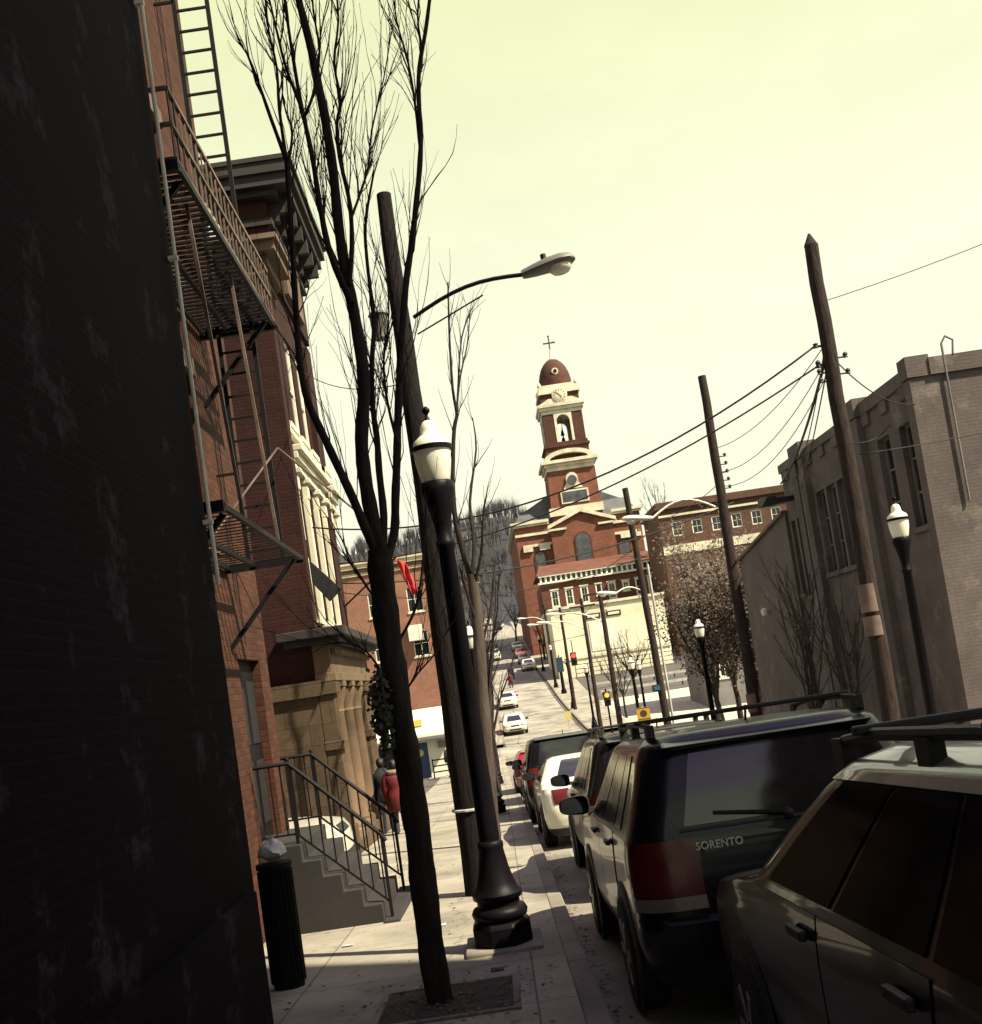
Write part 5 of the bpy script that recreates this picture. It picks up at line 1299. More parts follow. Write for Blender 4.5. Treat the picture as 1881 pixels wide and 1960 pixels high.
# --- further trees on the left pavement
for i, (x, y, H, lab) in enumerate(((-.25, 36, 7.5, 'bare street tree beyond the second globe lamp'), (-.25, 52, 8, 'bare street tree before the white corner shop'),
        (-.3, 84, 8, 'first bare street tree past the side street'), (-.3, 97, 8.5, 'second bare street tree past the side street'), (-.3, 112, 8, 'third bare street tree past the side street'),
        (-.4, 135, 8.5, 'bare street tree half way up the far slope'), (-.4, 165, 9, 'bare street tree near the top of the far slope'), (-1.0, 205, 10, 'last bare street tree at the top of the slope'))):
    bare_tree(lab, (x, y, G(y)), H, .13, 6, random.Random(40 + i), .3, .28, 4.0, 'bark_grey' if i > 1 else 'bark', 'bare street trees on the left pavement', tr_=.012 if i < 2 else .02)
# vase-shaped trees before the grey building
for i, (x, y, H, lab) in enumerate(((8.35, 29.3, 5.0, 'taller vase-shaped bare tree against the grey wall'), (8.3, 25.6, 4.1, 'shorter vase-shaped bare tree beside the near utility pole'))):
    bare_tree(lab, (x, y, G(y)), H, .045, 9, random.Random(70 + i), .17, .16, 5, 'bark_grey', 'vase-shaped trees by the grey building', twl=(.3, .8), tr_=.006)
# brown-leaved trees
for i, (x, y, H, lab) in enumerate(((12.6, 62, 9.6, 'brown-leaved tree nearest the church side of the clump'), (14.0, 58, 10.2, 'tallest brown-leaved tree, second in the clump'), (15.6, 62, 10, 'brown-leaved tree behind the insulator pole'),
        (17.0, 58, 9.5, 'brown-leaved tree beside the low plastered wing'), (15.4, 70, 11.5, 'brown-leaved tree at the back of the clump'), (19.0, 66, 10, 'rearmost brown-leaved tree on the right'))):
    bare_tree(lab, (x, y, G(y)), H, .2, 7, random.Random(90 + i), .3, .2, 3.5, 'bark', 'brown-leaved trees by the forecourt', tr_=.016, leaves=3000, lsz=.11)
bare_tree('small spreading bare tree in front of the cream building', (12.8, 98, G(98)), 6.5, .13, 7, random.Random(130), .8, .3, 3, 'bark', None, tr_=.02)
bare_tree('leggy bare tree on the roofline left of the brick building', (26.4, 150, 10), 17, .2, 5, random.Random(131), .25, .5, 2.5, 'bark_grey', None, tr_=.03)
bare_tree('leaning bare tree at the corner of the car park', (9.9, 84, G(84)), 6, .1, 6, random.Random(132), .7, .3, 3, 'bark', None, tr_=.018)
for i, (x, y, H, lab) in enumerate(((6.0, 205, 9, 'bare tree on the right kerb above the church'), (8.4, 160, 6.5, 'bare tree at the church corner'), (-4, 240, 12, 'bare tree left of the street end'), (9, 250, 12, 'bare tree right of the street end'), (3.2, 285, 11, 'bare tree across the head of the street'), (-8, 270, 12, 'bare tree above the highest red rowhouse'))):
    bare_tree(lab, (x, y, hillz(x, y) - .2), H, .2, 7, random.Random(150 + i), .45, .3, 2.5, 'bark_grey', None, tr_=.035)
# the wooded hill: one mass of bare crowns
rg = random.Random(3)
wd_ = MB()
for _ in range(2300):
    y = rg.uniform(262, 395); x = rg.gauss(5, 45) if rg.random() < .6 else rg.uniform(-70, 90)
    if abs(x - 3) < 7 and y < 275: continue
    z = hillz(x, y) - .3; cl_ = .5 + .5 * math.sin(x * .23 + 1.7 * math.sin(y * .11)) * math.sin(y * .17 + x * .05)
    if rg.random() > .35 + .65 * cl_: continue
    h = rg.uniform(2.5, 4.5) + 3.5 * cl_
    wd_.tube([(x, y, z), (x + rg.gauss(0, .2), y, z + h * .5)], [.16, .08], 3, cap=False)
    for _k in range(34):
        a = rg.uniform(0, 6.28); s = rg.uniform(.05, .5) * h * .5
        q0 = Vector((x, y, z + h * rg.uniform(.2, .55))); q1 = Vector((x + math.cos(a) * s, y + math.sin(a) * s, z + h * (rg.uniform(.55, 1.0) - .45 * (s / (h * .5)) ** 2 * .5)))
        wdt = Vector((rg.gauss(0, 1), rg.gauss(0, 1), 0)).normalized() * rg.uniform(.02, .05)
        wd_.add([q0 - wdt, q0 + wdt, q1 + wdt * .3, q1 - wdt * .3], [(0, 1, 2, 3)])
struct(wd_.build('hillside_wood', 'twig_far'), 'stuff')

# ================================================================= VEHICLES
def cr_levels(lv, sub=3):
    out = []
    for i in range(len(lv) - 1):
        a = lv[max(i - 1, 0)]; b = lv[i]; c = lv[i + 1]; d = lv[min(i + 2, len(lv) - 1)]
        for s in range(sub):
            t = s / sub
            out.append([0.5 * ((2 * b[k]) + (c[k] - a[k]) * t * .6 + (0) ) if False else b[k] + (c[k] - b[k]) * (t * t * (3 - 2 * t) * .35 + t * .65) for k in range(5)])
    out.append(list(lv[-1])); return out
class Car:
    def __init__(s, levels, bow_r=.05, bow_f=.10):
        s.lv = cr_levels(levels); s.br, s.bf = bow_r, bow_f
    def at_z(s, z):
        lv = s.lv
        if z <= lv[0][0]: return lv[0]
        for i in range(len(lv) - 1):
            if lv[i][0] <= z <= lv[i + 1][0]:
                h = lv[i + 1][0] - lv[i][0]; t = (z - lv[i][0]) / h if h > 1e-9 else 0
                return [lv[i][k] + (lv[i + 1][k] - lv[i][k]) * t for k in range(5)]
        return lv[-1]
    def pt(s, L, p):
        z, yr, yf, w, r = L; p = p % 8; g = int(p); f = p - g
        r = min(r, w * .9, (yf - yr) * .4)
        mir = 1
        if p >= 5: p2 = 9 - p; mir = -1; p2 = p2 % 8; g = int(p2); f = p2 - g   # right half mirrors the left half
        b1 = s.br * ((w - r) / w) ** 2; b2 = s.bf * ((w - r) / w) ** 2
        if g == 0:
            x = (w - r) * (1 - 2 * f); y = yr + s.br * (x / w) ** 2
        elif g == 1:
            a = f * math.pi / 2; x = -(w - r) - r * math.sin(a); y = yr + b1 + r - r * math.cos(a)
        elif g == 2:
            x = -w + .018 * (2 * f - 1) ** 2; y = (yr + b1 + r) + (yf - b2 - r - yr - b1 - r) * f; x = x - .018 * (1 - 0) + .018 * (1) if False else -w
        elif g == 3:
            a = f * math.pi / 2; x = -(w - r) - r * math.cos(a); y = yf - b2 - r + r * math.sin(a)
        else:
            x = -(w - r) * (1 - 2 * f); y = yf - s.bf * (x / w) ** 2
        return Vector((x * mir, y, z))
    def S(s, z, p): return s.pt(s.at_z(z), p)
    def pby(s, z, y):
        L = s.at_z(z); w, r = L[3], min(L[4], L[3] * .9)
        a = L[1] + s.br * ((w - r) / w) ** 2 + r; b = L[2] - s.bf * ((w - r) / w) ** 2 - r
        return 2 + min(1, max(0, (y - a) / (b - a)))
    def body(s):
        ps = [k / 10 for k in range(10)] + [1 + k / 6 for k in range(6)] + [2 + k / 16 for k in range(16)] + [3 + k / 6 for k in range(6)] + [4 + k / 10 for k in range(10)]
        ps += [5 + k / 6 for k in range(6)] + [6 + k / 16 for k in range(16)] + [7 + k / 6 for k in range(6)]
        mb = MB(); rows = [[s.pt(L, p) for p in reversed(ps)] for L in s.lv]
        n = len(ps); vs = [q for r in rows for q in r]
        fs = [(i * n + j, i * n + (j + 1) % n, (i + 1) * n + (j + 1) % n, (i + 1) * n + j) for i in range(len(rows) - 1) for j in range(n)]
        k = (len(rows) - 1) * n
        fs.append(tuple(range(k, k + n))); fs.append(tuple(range(n - 1, -1, -1)))
        return mb.add(vs, fs)
    def patch(s, z0, z1, a, b, d=.005, nz=8, np_=10, mirror=False, mb=None):
        """a piece of the outside, lifted by d; a and b may vary with height"""
        fa = a if callable(a) else (lambda z: a); fb = b if callable(b) else (lambda z: b)
        zs = [z0 + (z1 - z0) * i / nz for i in range(nz + 1)]
        rows, back = [], []
        for z in zs:
            r_ = []; e_ = []
            for j in range(np_ + 1):
                p = fa(z) + (fb(z) - fa(z)) * j / np_
                q = s.S(z, p); dp = s.S(z, p + .01) - s.S(z, p - .01); dz = s.S(z + .008, p) - s.S(z - .008, p)
                nn = dz.cross(dp)
                nn = nn.normalized() if nn.length > 1e-9 else Vector((0, 0, 1))
                v = q + nn * d; e = q - nn * .004
                if mirror: v.x = -v.x; e.x = -e.x
                r_.append(v); e_.append(e)
            rows.append(r_); back.append(e_)
        rim = [rows[0], [r[-1] for r in rows], list(reversed(rows[-1])), [r[0] for r in reversed(rows)]]
        rimb = [back[0], [r[-1] for r in back], list(reversed(back[-1])), [r[0] for r in reversed(back)]]
        mb = mb or MB()
        if not mirror: rows = [list(reversed(r)) for r in rows]
        mb.grid(rows)
        for u, v in zip(rim, rimb): mb.grid([u, v])
        return mb
def wheel(root, x, y, R_, side, W=.22):
    t = MB(); c = (x, y, R_)
    prof = [(R_ * .66, -W / 2), (R_ * .9, -W / 2), (R_ * .985, -W * .36), (R_, -W * .2), (R_, W * .2), (R_ * .985, W * .36), (R_ * .9, W / 2), (R_ * .66, W / 2)]
    o = t.lathe(prof, 28, c, axis='x').build('wheel', 'rubber', root, smooth=40)
    k = MB(); s = side
    k.lathe([(R_ * .67, s * W * .40), (R_ * .62, s * W * .47), (R_ * .58, s * W * .36), (R_ * .2, s * W * .38), (R_ * .16, s * W * .46), (0, s * W * .47)], 28, c, axis='x')
    for i in range(6):
        a = i * math.pi / 3
        k.bar((x + s * W * .44, y + math.cos(a) * R_ * .14, R_ + math.sin(a) * R_ * .14), (x + s * W * .46, y + math.cos(a) * R_ * .6, R_ + math.sin(a) * R_ * .6), R_ * .16, R_ * .08, up=(1, 0, 0))
    k.build('rim', 'alloy', o, smooth=40)
def make_car(kind, name, label, cat, loc, paint, group='parked cars', detail=True, word=None, rails=True, plate=True, roof=None, mirrors=True):
    if kind == 'suv':
        lv = [(.24, .14, 4.42, .82, .25), (.38, .03, 4.54, .91, .28), (.5, 0, 4.57, .935, .3), (.64, .0, 4.57, .94, .3), (.67, .055, 4.53, .94, .26), (.85, .065, 4.5, .94, .25), (.97, .08, 4.38, .935, .25), (1.03, .09, 4.0, .93, .24),
              (1.09, .10, 3.3, .925, .22), (1.16, .13, 3.08, .90, .2), (1.35, .2, 2.8, .835, .2), (1.55, .29, 2.5, .77, .2), (1.65, .34, 2.3, .73, .22), (1.70, .42, 2.15, .67, .25), (1.725, .62, 1.95, .55, .3), (1.73, .9, 1.8, .4, .3)]
        zb, zt, L, R_, ya, yb = 1.15, 1.6, 4.57, .365, .92, 3.62; cuts = (.16, .32, .64, .96); rwz = (1.17, 1.58)
    elif kind == 'sedan':
        lv = [(.22, .15, 4.85, .83, .25), (.36, .02, 4.97, .91, .3), (.5, 0, 5.0, .935, .3), (.62, .0, 5.0, .94, .28), (.78, .04, 4.97, .94, .24), (.92, .07, 4.86, .935, .22), (.99, .12, 4.5, .925, .2), (1.03, .3, 4.0, .915, .18), (1.06, .72, 3.6, .905, .16),
              (1.1, .86, 3.38, .885, .16), (1.24, 1.14, 3.05, .815, .17), (1.37, 1.42, 2.72, .745, .18), (1.43, 1.62, 2.52, .70, .2), (1.465, 1.85, 2.35, .6, .2), (1.475, 2.0, 2.2, .4, .2)]
        zb, zt, L, R_, ya, yb = 1.08, 1.40, 5.0, .35, 1.0, 4.02; cuts = (.06, .46, .94); rwz = (1.11, 1.40); rails = False
    elif kind == 'wagon':
        lv = [(.22, .12, 4.2, .80, .25), (.36, .02, 4.32, .87, .3), (.5, 0, 4.36, .9, .32), (.62, .0, 4.36, .905, .3), (.65, .04, 4.33, .905, .28), (.8, .05, 4.28, .905, .28), (.9, .07, 4.1, .9, .26), (.97, .09, 3.6, .89, .24),
              (1.02, .11, 3.25, .875, .22), (1.2, .22, 2.88, .80, .22), (1.36, .36, 2.5, .735, .22), (1.43, .44, 2.3, .69, .24), (1.47, .56, 2.15, .60, .28), (1.485, .85, 1.95, .42, .3)]
        zb, zt, L, R_, ya, yb = 1.02, 1.38, 4.36, .33, .85, 3.45; cuts = (.08, .3, .62, .95); rwz = (1.04, 1.36)
    else:  # pickup-sized tall box wagon
        lv = [(.26, .14, 4.6, .84, .2), (.4, .03, 4.72, .93, .22), (.56, 0, 4.75, .96, .22), (.68, .0, 4.75, .965, .22), (.72, .04, 4.72, .965, .2), (.95, .05, 4.68, .965, .18), (1.08, .06, 4.55, .96, .18), (1.13, .07, 4.2, .955, .18),
              (1.18, .08, 3.35, .95, .16), (1.25, .10, 3.2, .92, .15), (1.5, .14, 2.95, .86, .15), (1.72, .2, 2.7, .80, .16), (1.8, .26, 2.55, .76, .2), (1.84, .5, 2.35, .62, .25), (1.85, .8, 2.1, .45, .25)]
        zb, zt, L, R_, ya, yb = 1.25, 1.72, 4.75, .38, .95, 3.8; cuts = (.08, .34, .64, .96); rwz = (1.25, 1.73)
    c = Car(lv)
    root = thing(name, label, cat, loc, group)
    bd = c.body().build('body', paint, root, smooth=35)
    if roof:
        zz = [L_ for L_ in c.lv if L_[0] >= zt - .01]
        mb_ = MB(); ps = [k / 8 for k in range(64)]
        rows = [[c.pt([L_[0] + .006, L_[1] - .006, L_[2] + .006, L_[3] + .006, L_[4]], p) for p in reversed(ps)] for L_ in zz]
        n_ = len(ps); mb_.add([q for r_ in rows for q in r_], [(i * n_ + j, i * n_ + (j + 1) % n_, (i + 1) * n_ + (j + 1) % n_, (i + 1) * n_ + j) for i in range(len(rows) - 1) for j in range(n_)] + [tuple(range((len(rows) - 1) * n_, len(rows) * n_))])
        mb_.build('roof', roof, root, smooth=40)
    # lower black skirt
    c.patch(lv[0][0] + .005, lv[0][0] + .13, 0, 7.999, .004, 3, 120).build('skirt', 'trim_black', root, smooth=40)
    # glass
    c.patch(rwz[0], rwz[1], .07, .93, .006, 10, 14).build('rear_window', 'car_glass', root, smooth=60)
    c.patch(zb + .0, zt - .02, 4.06, 4.94, .006, 10, 14).build('windscreen', 'car_glass', root, smooth=60)
    for m_ in (False, True):
        for i in range(len(cuts) - 1):
            w_ = c.patch(zb, zt, 2 + cuts[i] + .012, 2 + cuts[i + 1] - .012, .006, 8, 8, m_).build('side_window', 'car_glass_dark', root, smooth=60)
        # wheels in dark arches
        s = 1 if m_ else -1
        for y in (ya, yb):
            Lz = c.at_z(.55); wl_ = max(c.at_z(.5)[3], Lz[3])
            a_ = MB(); a_.lathe([(0, 0), (R_ * 1.2, 0), (R_ * 1.2, s * .012), (R_ * 1.14, s * .018), (0, s * .018)], 28, (s * (wl_ + .0), y, R_ + .01), axis='x'); a_.build('wheel_arch', 'trim_black', root)
            wheel(root, s * (wl_ - .07), y, R_, s)
        if detail:
            for i, (y0, y1) in enumerate((((ya + .28), (ya + yb) / 2 - .02), ((ya + yb) / 2 + .0, yb - .42))):
                dr = c.patch(.40, zb - .04, (lambda z, y0=y0: c.pby(z, y0)), (lambda z, y1=y1: c.pby(z, y1)), .006, 8, 6, m_).build('door', paint, root, smooth=40)
                q = c.S(.92 * zb - .03, c.pby(.9, y0 + .16)); h_ = MB(); h_.bar((s * (abs(q.x) + .025), y0 + .08, q.z), (s * (abs(q.x) + .025), y0 + .27, q.z), .03, .035); h_.build('door_handle', paint if paint == 'paint_white' else 'trim_black', dr, bevel=.008)
            if not mirrors and not m_: continue
            q = c.S(zb + .02, c.pby(zb, yb - .62))
            mr = MB(); mx_ = s * (abs(q.x) + .15); my, mz = yb - .58, zb + .05
            rows_ = []
            for t_, k_ in ((-.075, .93), (-.06, 1.0), (0, .97), (.05, .8), (.08, .5), (.09, .15)):
                rr_ = []
                for j_ in range(21):
                    an = 2 * math.pi * j_ / 20; ca, sa = math.cos(an), math.sin(an)
                    sx = math.copysign(abs(ca) ** .55, ca); sz = math.copysign(abs(sa) ** .6, sa)
                    rr_.append((mx_ + .125 * k_ * sx, my + t_ + .025 * s * sx, mz + (.078 - .012 * s * sx) * k_ * sz))
                rows_.append(rr_)
            mr.grid(rows_)
            mr.bar((s * (abs(q.x) - .05), my + .05, mz - .06), (mx_ - s * .03, my + .03, mz - .05), .06, .045)
            mo = mr.build('side_mirror', 'trim_black', root, smooth=50)
            g_ = MB(); gl_ = [(mx_ + .112 * math.copysign(abs(math.cos(2 * math.pi * j_ / 20)) ** .55, math.cos(2 * math.pi * j_ / 20)), mz + .064 * math.copysign(abs(math.sin(2 * math.pi * j_ / 20)) ** .6, math.sin(2 * math.pi * j_ / 20))) for j_ in range(20)]; g_.add([(x_, my - .066 + .025 * (x_ - mx_) / .125, z_) for x_, z_ in gl_], [tuple(range(20))]); g_.add([(x_, my - .078 + .025 * (x_ - mx_) / .125, z_) for x_, z_ in gl_], [tuple(reversed(range(20)))]); g_.build('mirror_glass', 'car_glass', mo)
    # lights
    if kind in ('suv', 'wagon'):
        for m_ in (False, True):
            c.patch(zb - .36, zb - .05, .9, 1.8, .012, 8, 10, m_).build('tail_light', 'tail_red', root, smooth=50)
            c.patch(zb - .44, zb - .365, .9, 1.8, .012, 3, 10, m_).build('tail_light', 'tail_clear', root, smooth=50)
    elif kind == 'sedan':
        for m_ in (False, True): c.patch(.74, .97, .84, 1.15, .012, 6, 8, m_).build('tail_light', 'tail_red', root, smooth=50)
    else:
        for m_ in (False, True): c.patch(.8, 1.2, .93, 1.6, .012, 6, 8, m_).build('tail_light', 'tail_red', root, smooth=50)
    hz = lv[5][0]
    for m_ in (False, True): c.patch(hz - .12, hz + .02, 3.3, 4.16, .01, 4, 8, m_).build('headlight', 'headlight_glass', root, smooth=50)
    c.patch(hz - .12, hz + .0, 4.24, 4.76, .008, 4, 8).build('grille', 'trim_black', root)
    c.patch(.4, .52, 4.1, 4.9, .008, 4, 8).build('front_intake', 'trim_black', root)
    if detail:
        c.patch(.53, .565, .1, .9, .006, 2, 8).build('bumper_groove', 'trim_black', root)
        if kind != 'sedan':
            c.patch(rwz[0] - .03, rwz[0] - .015, .05, .95, .007, 1, 8).build('tailgate_seam', 'trim_black', root)
            y = c.S(rwz[1] + .03, .5).y
            sp_ = MB(); w_ = c.at_z(rwz[1])[3] - .12
            sp_.hexa([(-w_, y + .03, rwz[1] + .03), (w_, y + .03, rwz[1] + .03), (w_ - .03, y + .22, rwz[1] + .05), (-w_ + .03, y + .22, rwz[1] + .05)], [(-w_, y - .05, rwz[1] + .055), (w_, y - .05, rwz[1] + .055), (w_ - .03, y + .25, rwz[1] + .115), (-w_ + .03, y + .25, rwz[1] + .115)])
            sp_.build('spoiler', paint, root, bevel=.02)
            q = c.S(rwz[0] + .02, .5); wp = MB(); wp.bar((.0, q.y - .03, rwz[0] + .01), (-.42, c.S(rwz[0] + .1, .7).y - .02, rwz[0] + .06), .018); wp.lathe([(.0, -.05), (.03, -.04), (.03, .02), (0, .03)], 10, (0, q.y, rwz[0]), axis='y'); wp.build('wiper', 'trim_black', root)
        an = MB(); an.tube([(0, c.S(zt + .02, .5).y + .5, lv[-1][0] - .02), (0, c.S(zt + .02, .5).y + .42, lv[-1][0] + .09)], .008, 6); an.build('antenna', 'trim_black', root)
    if plate:
        q = c.S(.80 if kind != 'sedan' else .5, .5); pz = .72 if kind != 'sedan' else .62
        pl = MB(); pl.box(-.16, .16, q.y - .022, q.y - .004, pz, pz + .15); pl.build('number_plate', 'plate', root)
    if rails:
        zr = lv[-3][0]; wr = lv[-3][3] - .02
        for s in (-1, 1):
            y0, y1 = lv[-3][1] + .12, lv[-3][2] - .05
            r_ = MB(); pts = [(s * wr, y0, zr - .01), (s * wr, y0 + .1, zr + .075), (s * wr, y0 + .5, zr + .09), (s * wr, y1 - .4, zr + .09), (s * wr, y1 - .08, zr + .07), (s * wr, y1, zr - .01)]
            r_.tube(pts, .02, 8)
            for y in (y0 + .05, (y0 + y1) / 2, y1 - .05): r_.box(s * wr - .025, s * wr + .025, y - .05, y + .05, zr - .03, zr + .08)
            r_.build('roof_rail', 'trim_black', root, smooth=40)
        for y in (y0 + .35, y1 - .35):
            r_ = MB(); r_.bar((-wr - .05, y, zr + .105), (wr + .05, y, zr + .105), .055, .03); r_.build('crossbar', 'trim_black', root, bevel=.008)
    if word:
        cu = bpy.data.curves.new('lettering', 'FONT'); cu.body = word; cu.size = .062; cu.extrude = .003; cu.space_character = 1.05; cu.offset = .0012
        tmp = bpy.data.objects.new('tmp', cu); COL.objects.link(tmp); dg = bpy.context.evaluated_depsgraph_get()
        me = bpy.data.meshes.new_from_object(tmp.evaluated_get(dg)); bpy.data.objects.remove(tmp)
        x0 = min(v.co.x for v in me.vertices); k = .27 / (max(v.co.x for v in me.vertices) - x0)
        q = c.S(1.06, .72)
        me.transform(Matrix.Translation((-.56, q.y - .012, 1.035)) @ Matrix.Rotation(math.pi / 2, 4, 'X') @ Matrix.Diagonal((k, 1.0, 1, 1)) @ Matrix.Translation((-x0, 0, 0)))
        me.materials.clear(); me.materials.append(MATS['lamp_white'])
        lt_ = bpy.data.objects.new('lettering', me); COL.objects.link(lt_); lt_.parent = root
    return root
def put(o, x, y, back=False, dz=0):
    """stand a car on the road with its rear bumper at y (or its front, turned round)"""
    o.location = (x, y, G(y) - ROADD + dz); a = math.atan2(G(y + 4.5) - G(y), 4.5) if not back else math.atan2(G(y - 4.5) - G(y), 4.5)
    o.rotation_euler = (a, 0, math.pi if back else 0)
    return o
LX = 1.66
put(make_car('wagon', 'parked_car', 'dark wagon with a silver roof rack cut off by the right edge of the view', 'car', (0, 0, 0), 'paint_charcoal', roof='paint_silver', mirrors=False), LX + .26, 1.7)
bpy.data.objects['parked_car'].scale = (1.02, 1.02, 1.13)
suv0 = put(make_car('suv', 'parked_car', 'black off-roader with chrome letters on its tailgate and a red tail light', 'car', (0, 0, 0), 'paint_black', word='SORENTO'), LX, 6.5)
suv0.scale = (1.05, 1.02, 1.03)
put(dup(suv0, label='second black off-roader, squeezed between the lettered one and the white saloon'), 1.84, 11.9)
for ch_ in list(bpy.data.objects):
    if ch_.name.startswith('lettering.'): bpy.data.objects.remove(ch_)
sed0 = put(make_car('sedan', 'parked_car', 'white saloon with dark red tail lights parked at the left kerb', 'car', (0, 0, 0), 'paint_white'), 1.5, 17.9)
box0 = put(make_car('box', 'parked_car', 'tall boxy black car parked in front of the white saloon', 'car', (0, 0, 0), 'paint_black', rails=False), 1.42, 23.6)
def repaint(o, old, new):
    for ch in [o] + list(o.children_recursive):
        if ch.type == 'MESH' and ch.data.materials and ch.data.materials[0] == MATS[old]:
            ch.data = ch.data.copy(); ch.data.materials[0] = MATS[new]
    return o
wag1 = put(make_car('wagon', 'parked_car', 'charcoal hatchback between the boxy black car and the red one', 'car', (0, 0, 0), 'paint_charcoal', rails=False), 1.4, 29.2)
put(repaint(dup(wag1, label='small red hatchback at the end of the near kerb row'), 'paint_charcoal', 'paint_red'), 1.25, 35.4)
silver = put(make_car('wagon', 'parked_car', 'silver car in the right-hand lane, only its roof and pillar showing', 'car', (0, 0, 0), 'paint_silver'), 4.35, 6.6)
far = 'cars on the far uphill street'
put(repaint(dup(wag1, label='nearer white car past the side street, facing down', group=far), 'paint_charcoal', 'paint_white'), 1.4, 88.5, True)
put(dup(sed0, label='white saloon just uphill of the nearer white car', group=far), 1.4, 111, True)
put(repaint(dup(box0, label='white van-like car half way up the far slope', group=far), 'paint_black', 'paint_white'), 1.35, 178, True)
put(repaint(dup(wag1, label='dark car parked uphill of the white van-like one', group=far), 'paint_charcoal', 'paint_blue'), 1.35, 200, True)
put(dup(box0, label='black car near the top of the street', group=far), 3.3, 238, True)
put(repaint(dup(wag1, label='topmost white car at the head of the street', group=far), 'paint_charcoal', 'paint_white'), 1.6, 252, True)
for i, (y, k, p_, lab) in enumerate(((150, sed0, 'paint_white', 'white car at the right kerb beyond the blue-topped column'), (163, wag1, 'paint_silver', 'silver car at the right kerb below the church'), (176, wag1, 'paint_red', 'red car at the right kerb below the church'), (190, sed0, 'paint_silver', 'silver saloon farthest up the right kerb'))):
    old = 'paint_white' if k is sed0 else 'paint_charcoal'
    put(repaint(dup(k, label=lab, group=far), old, p_), 5.45, y, True)
# white car nosed out of the alley
al = dup(sed0, label='white saloon in the alley behind the stoop, nose towards the pavement', group='parked cars')
al.location = (-7.55, 17.6, G(17.6) - .06); al.rotation_euler = (0, 0, -math.pi / 2)

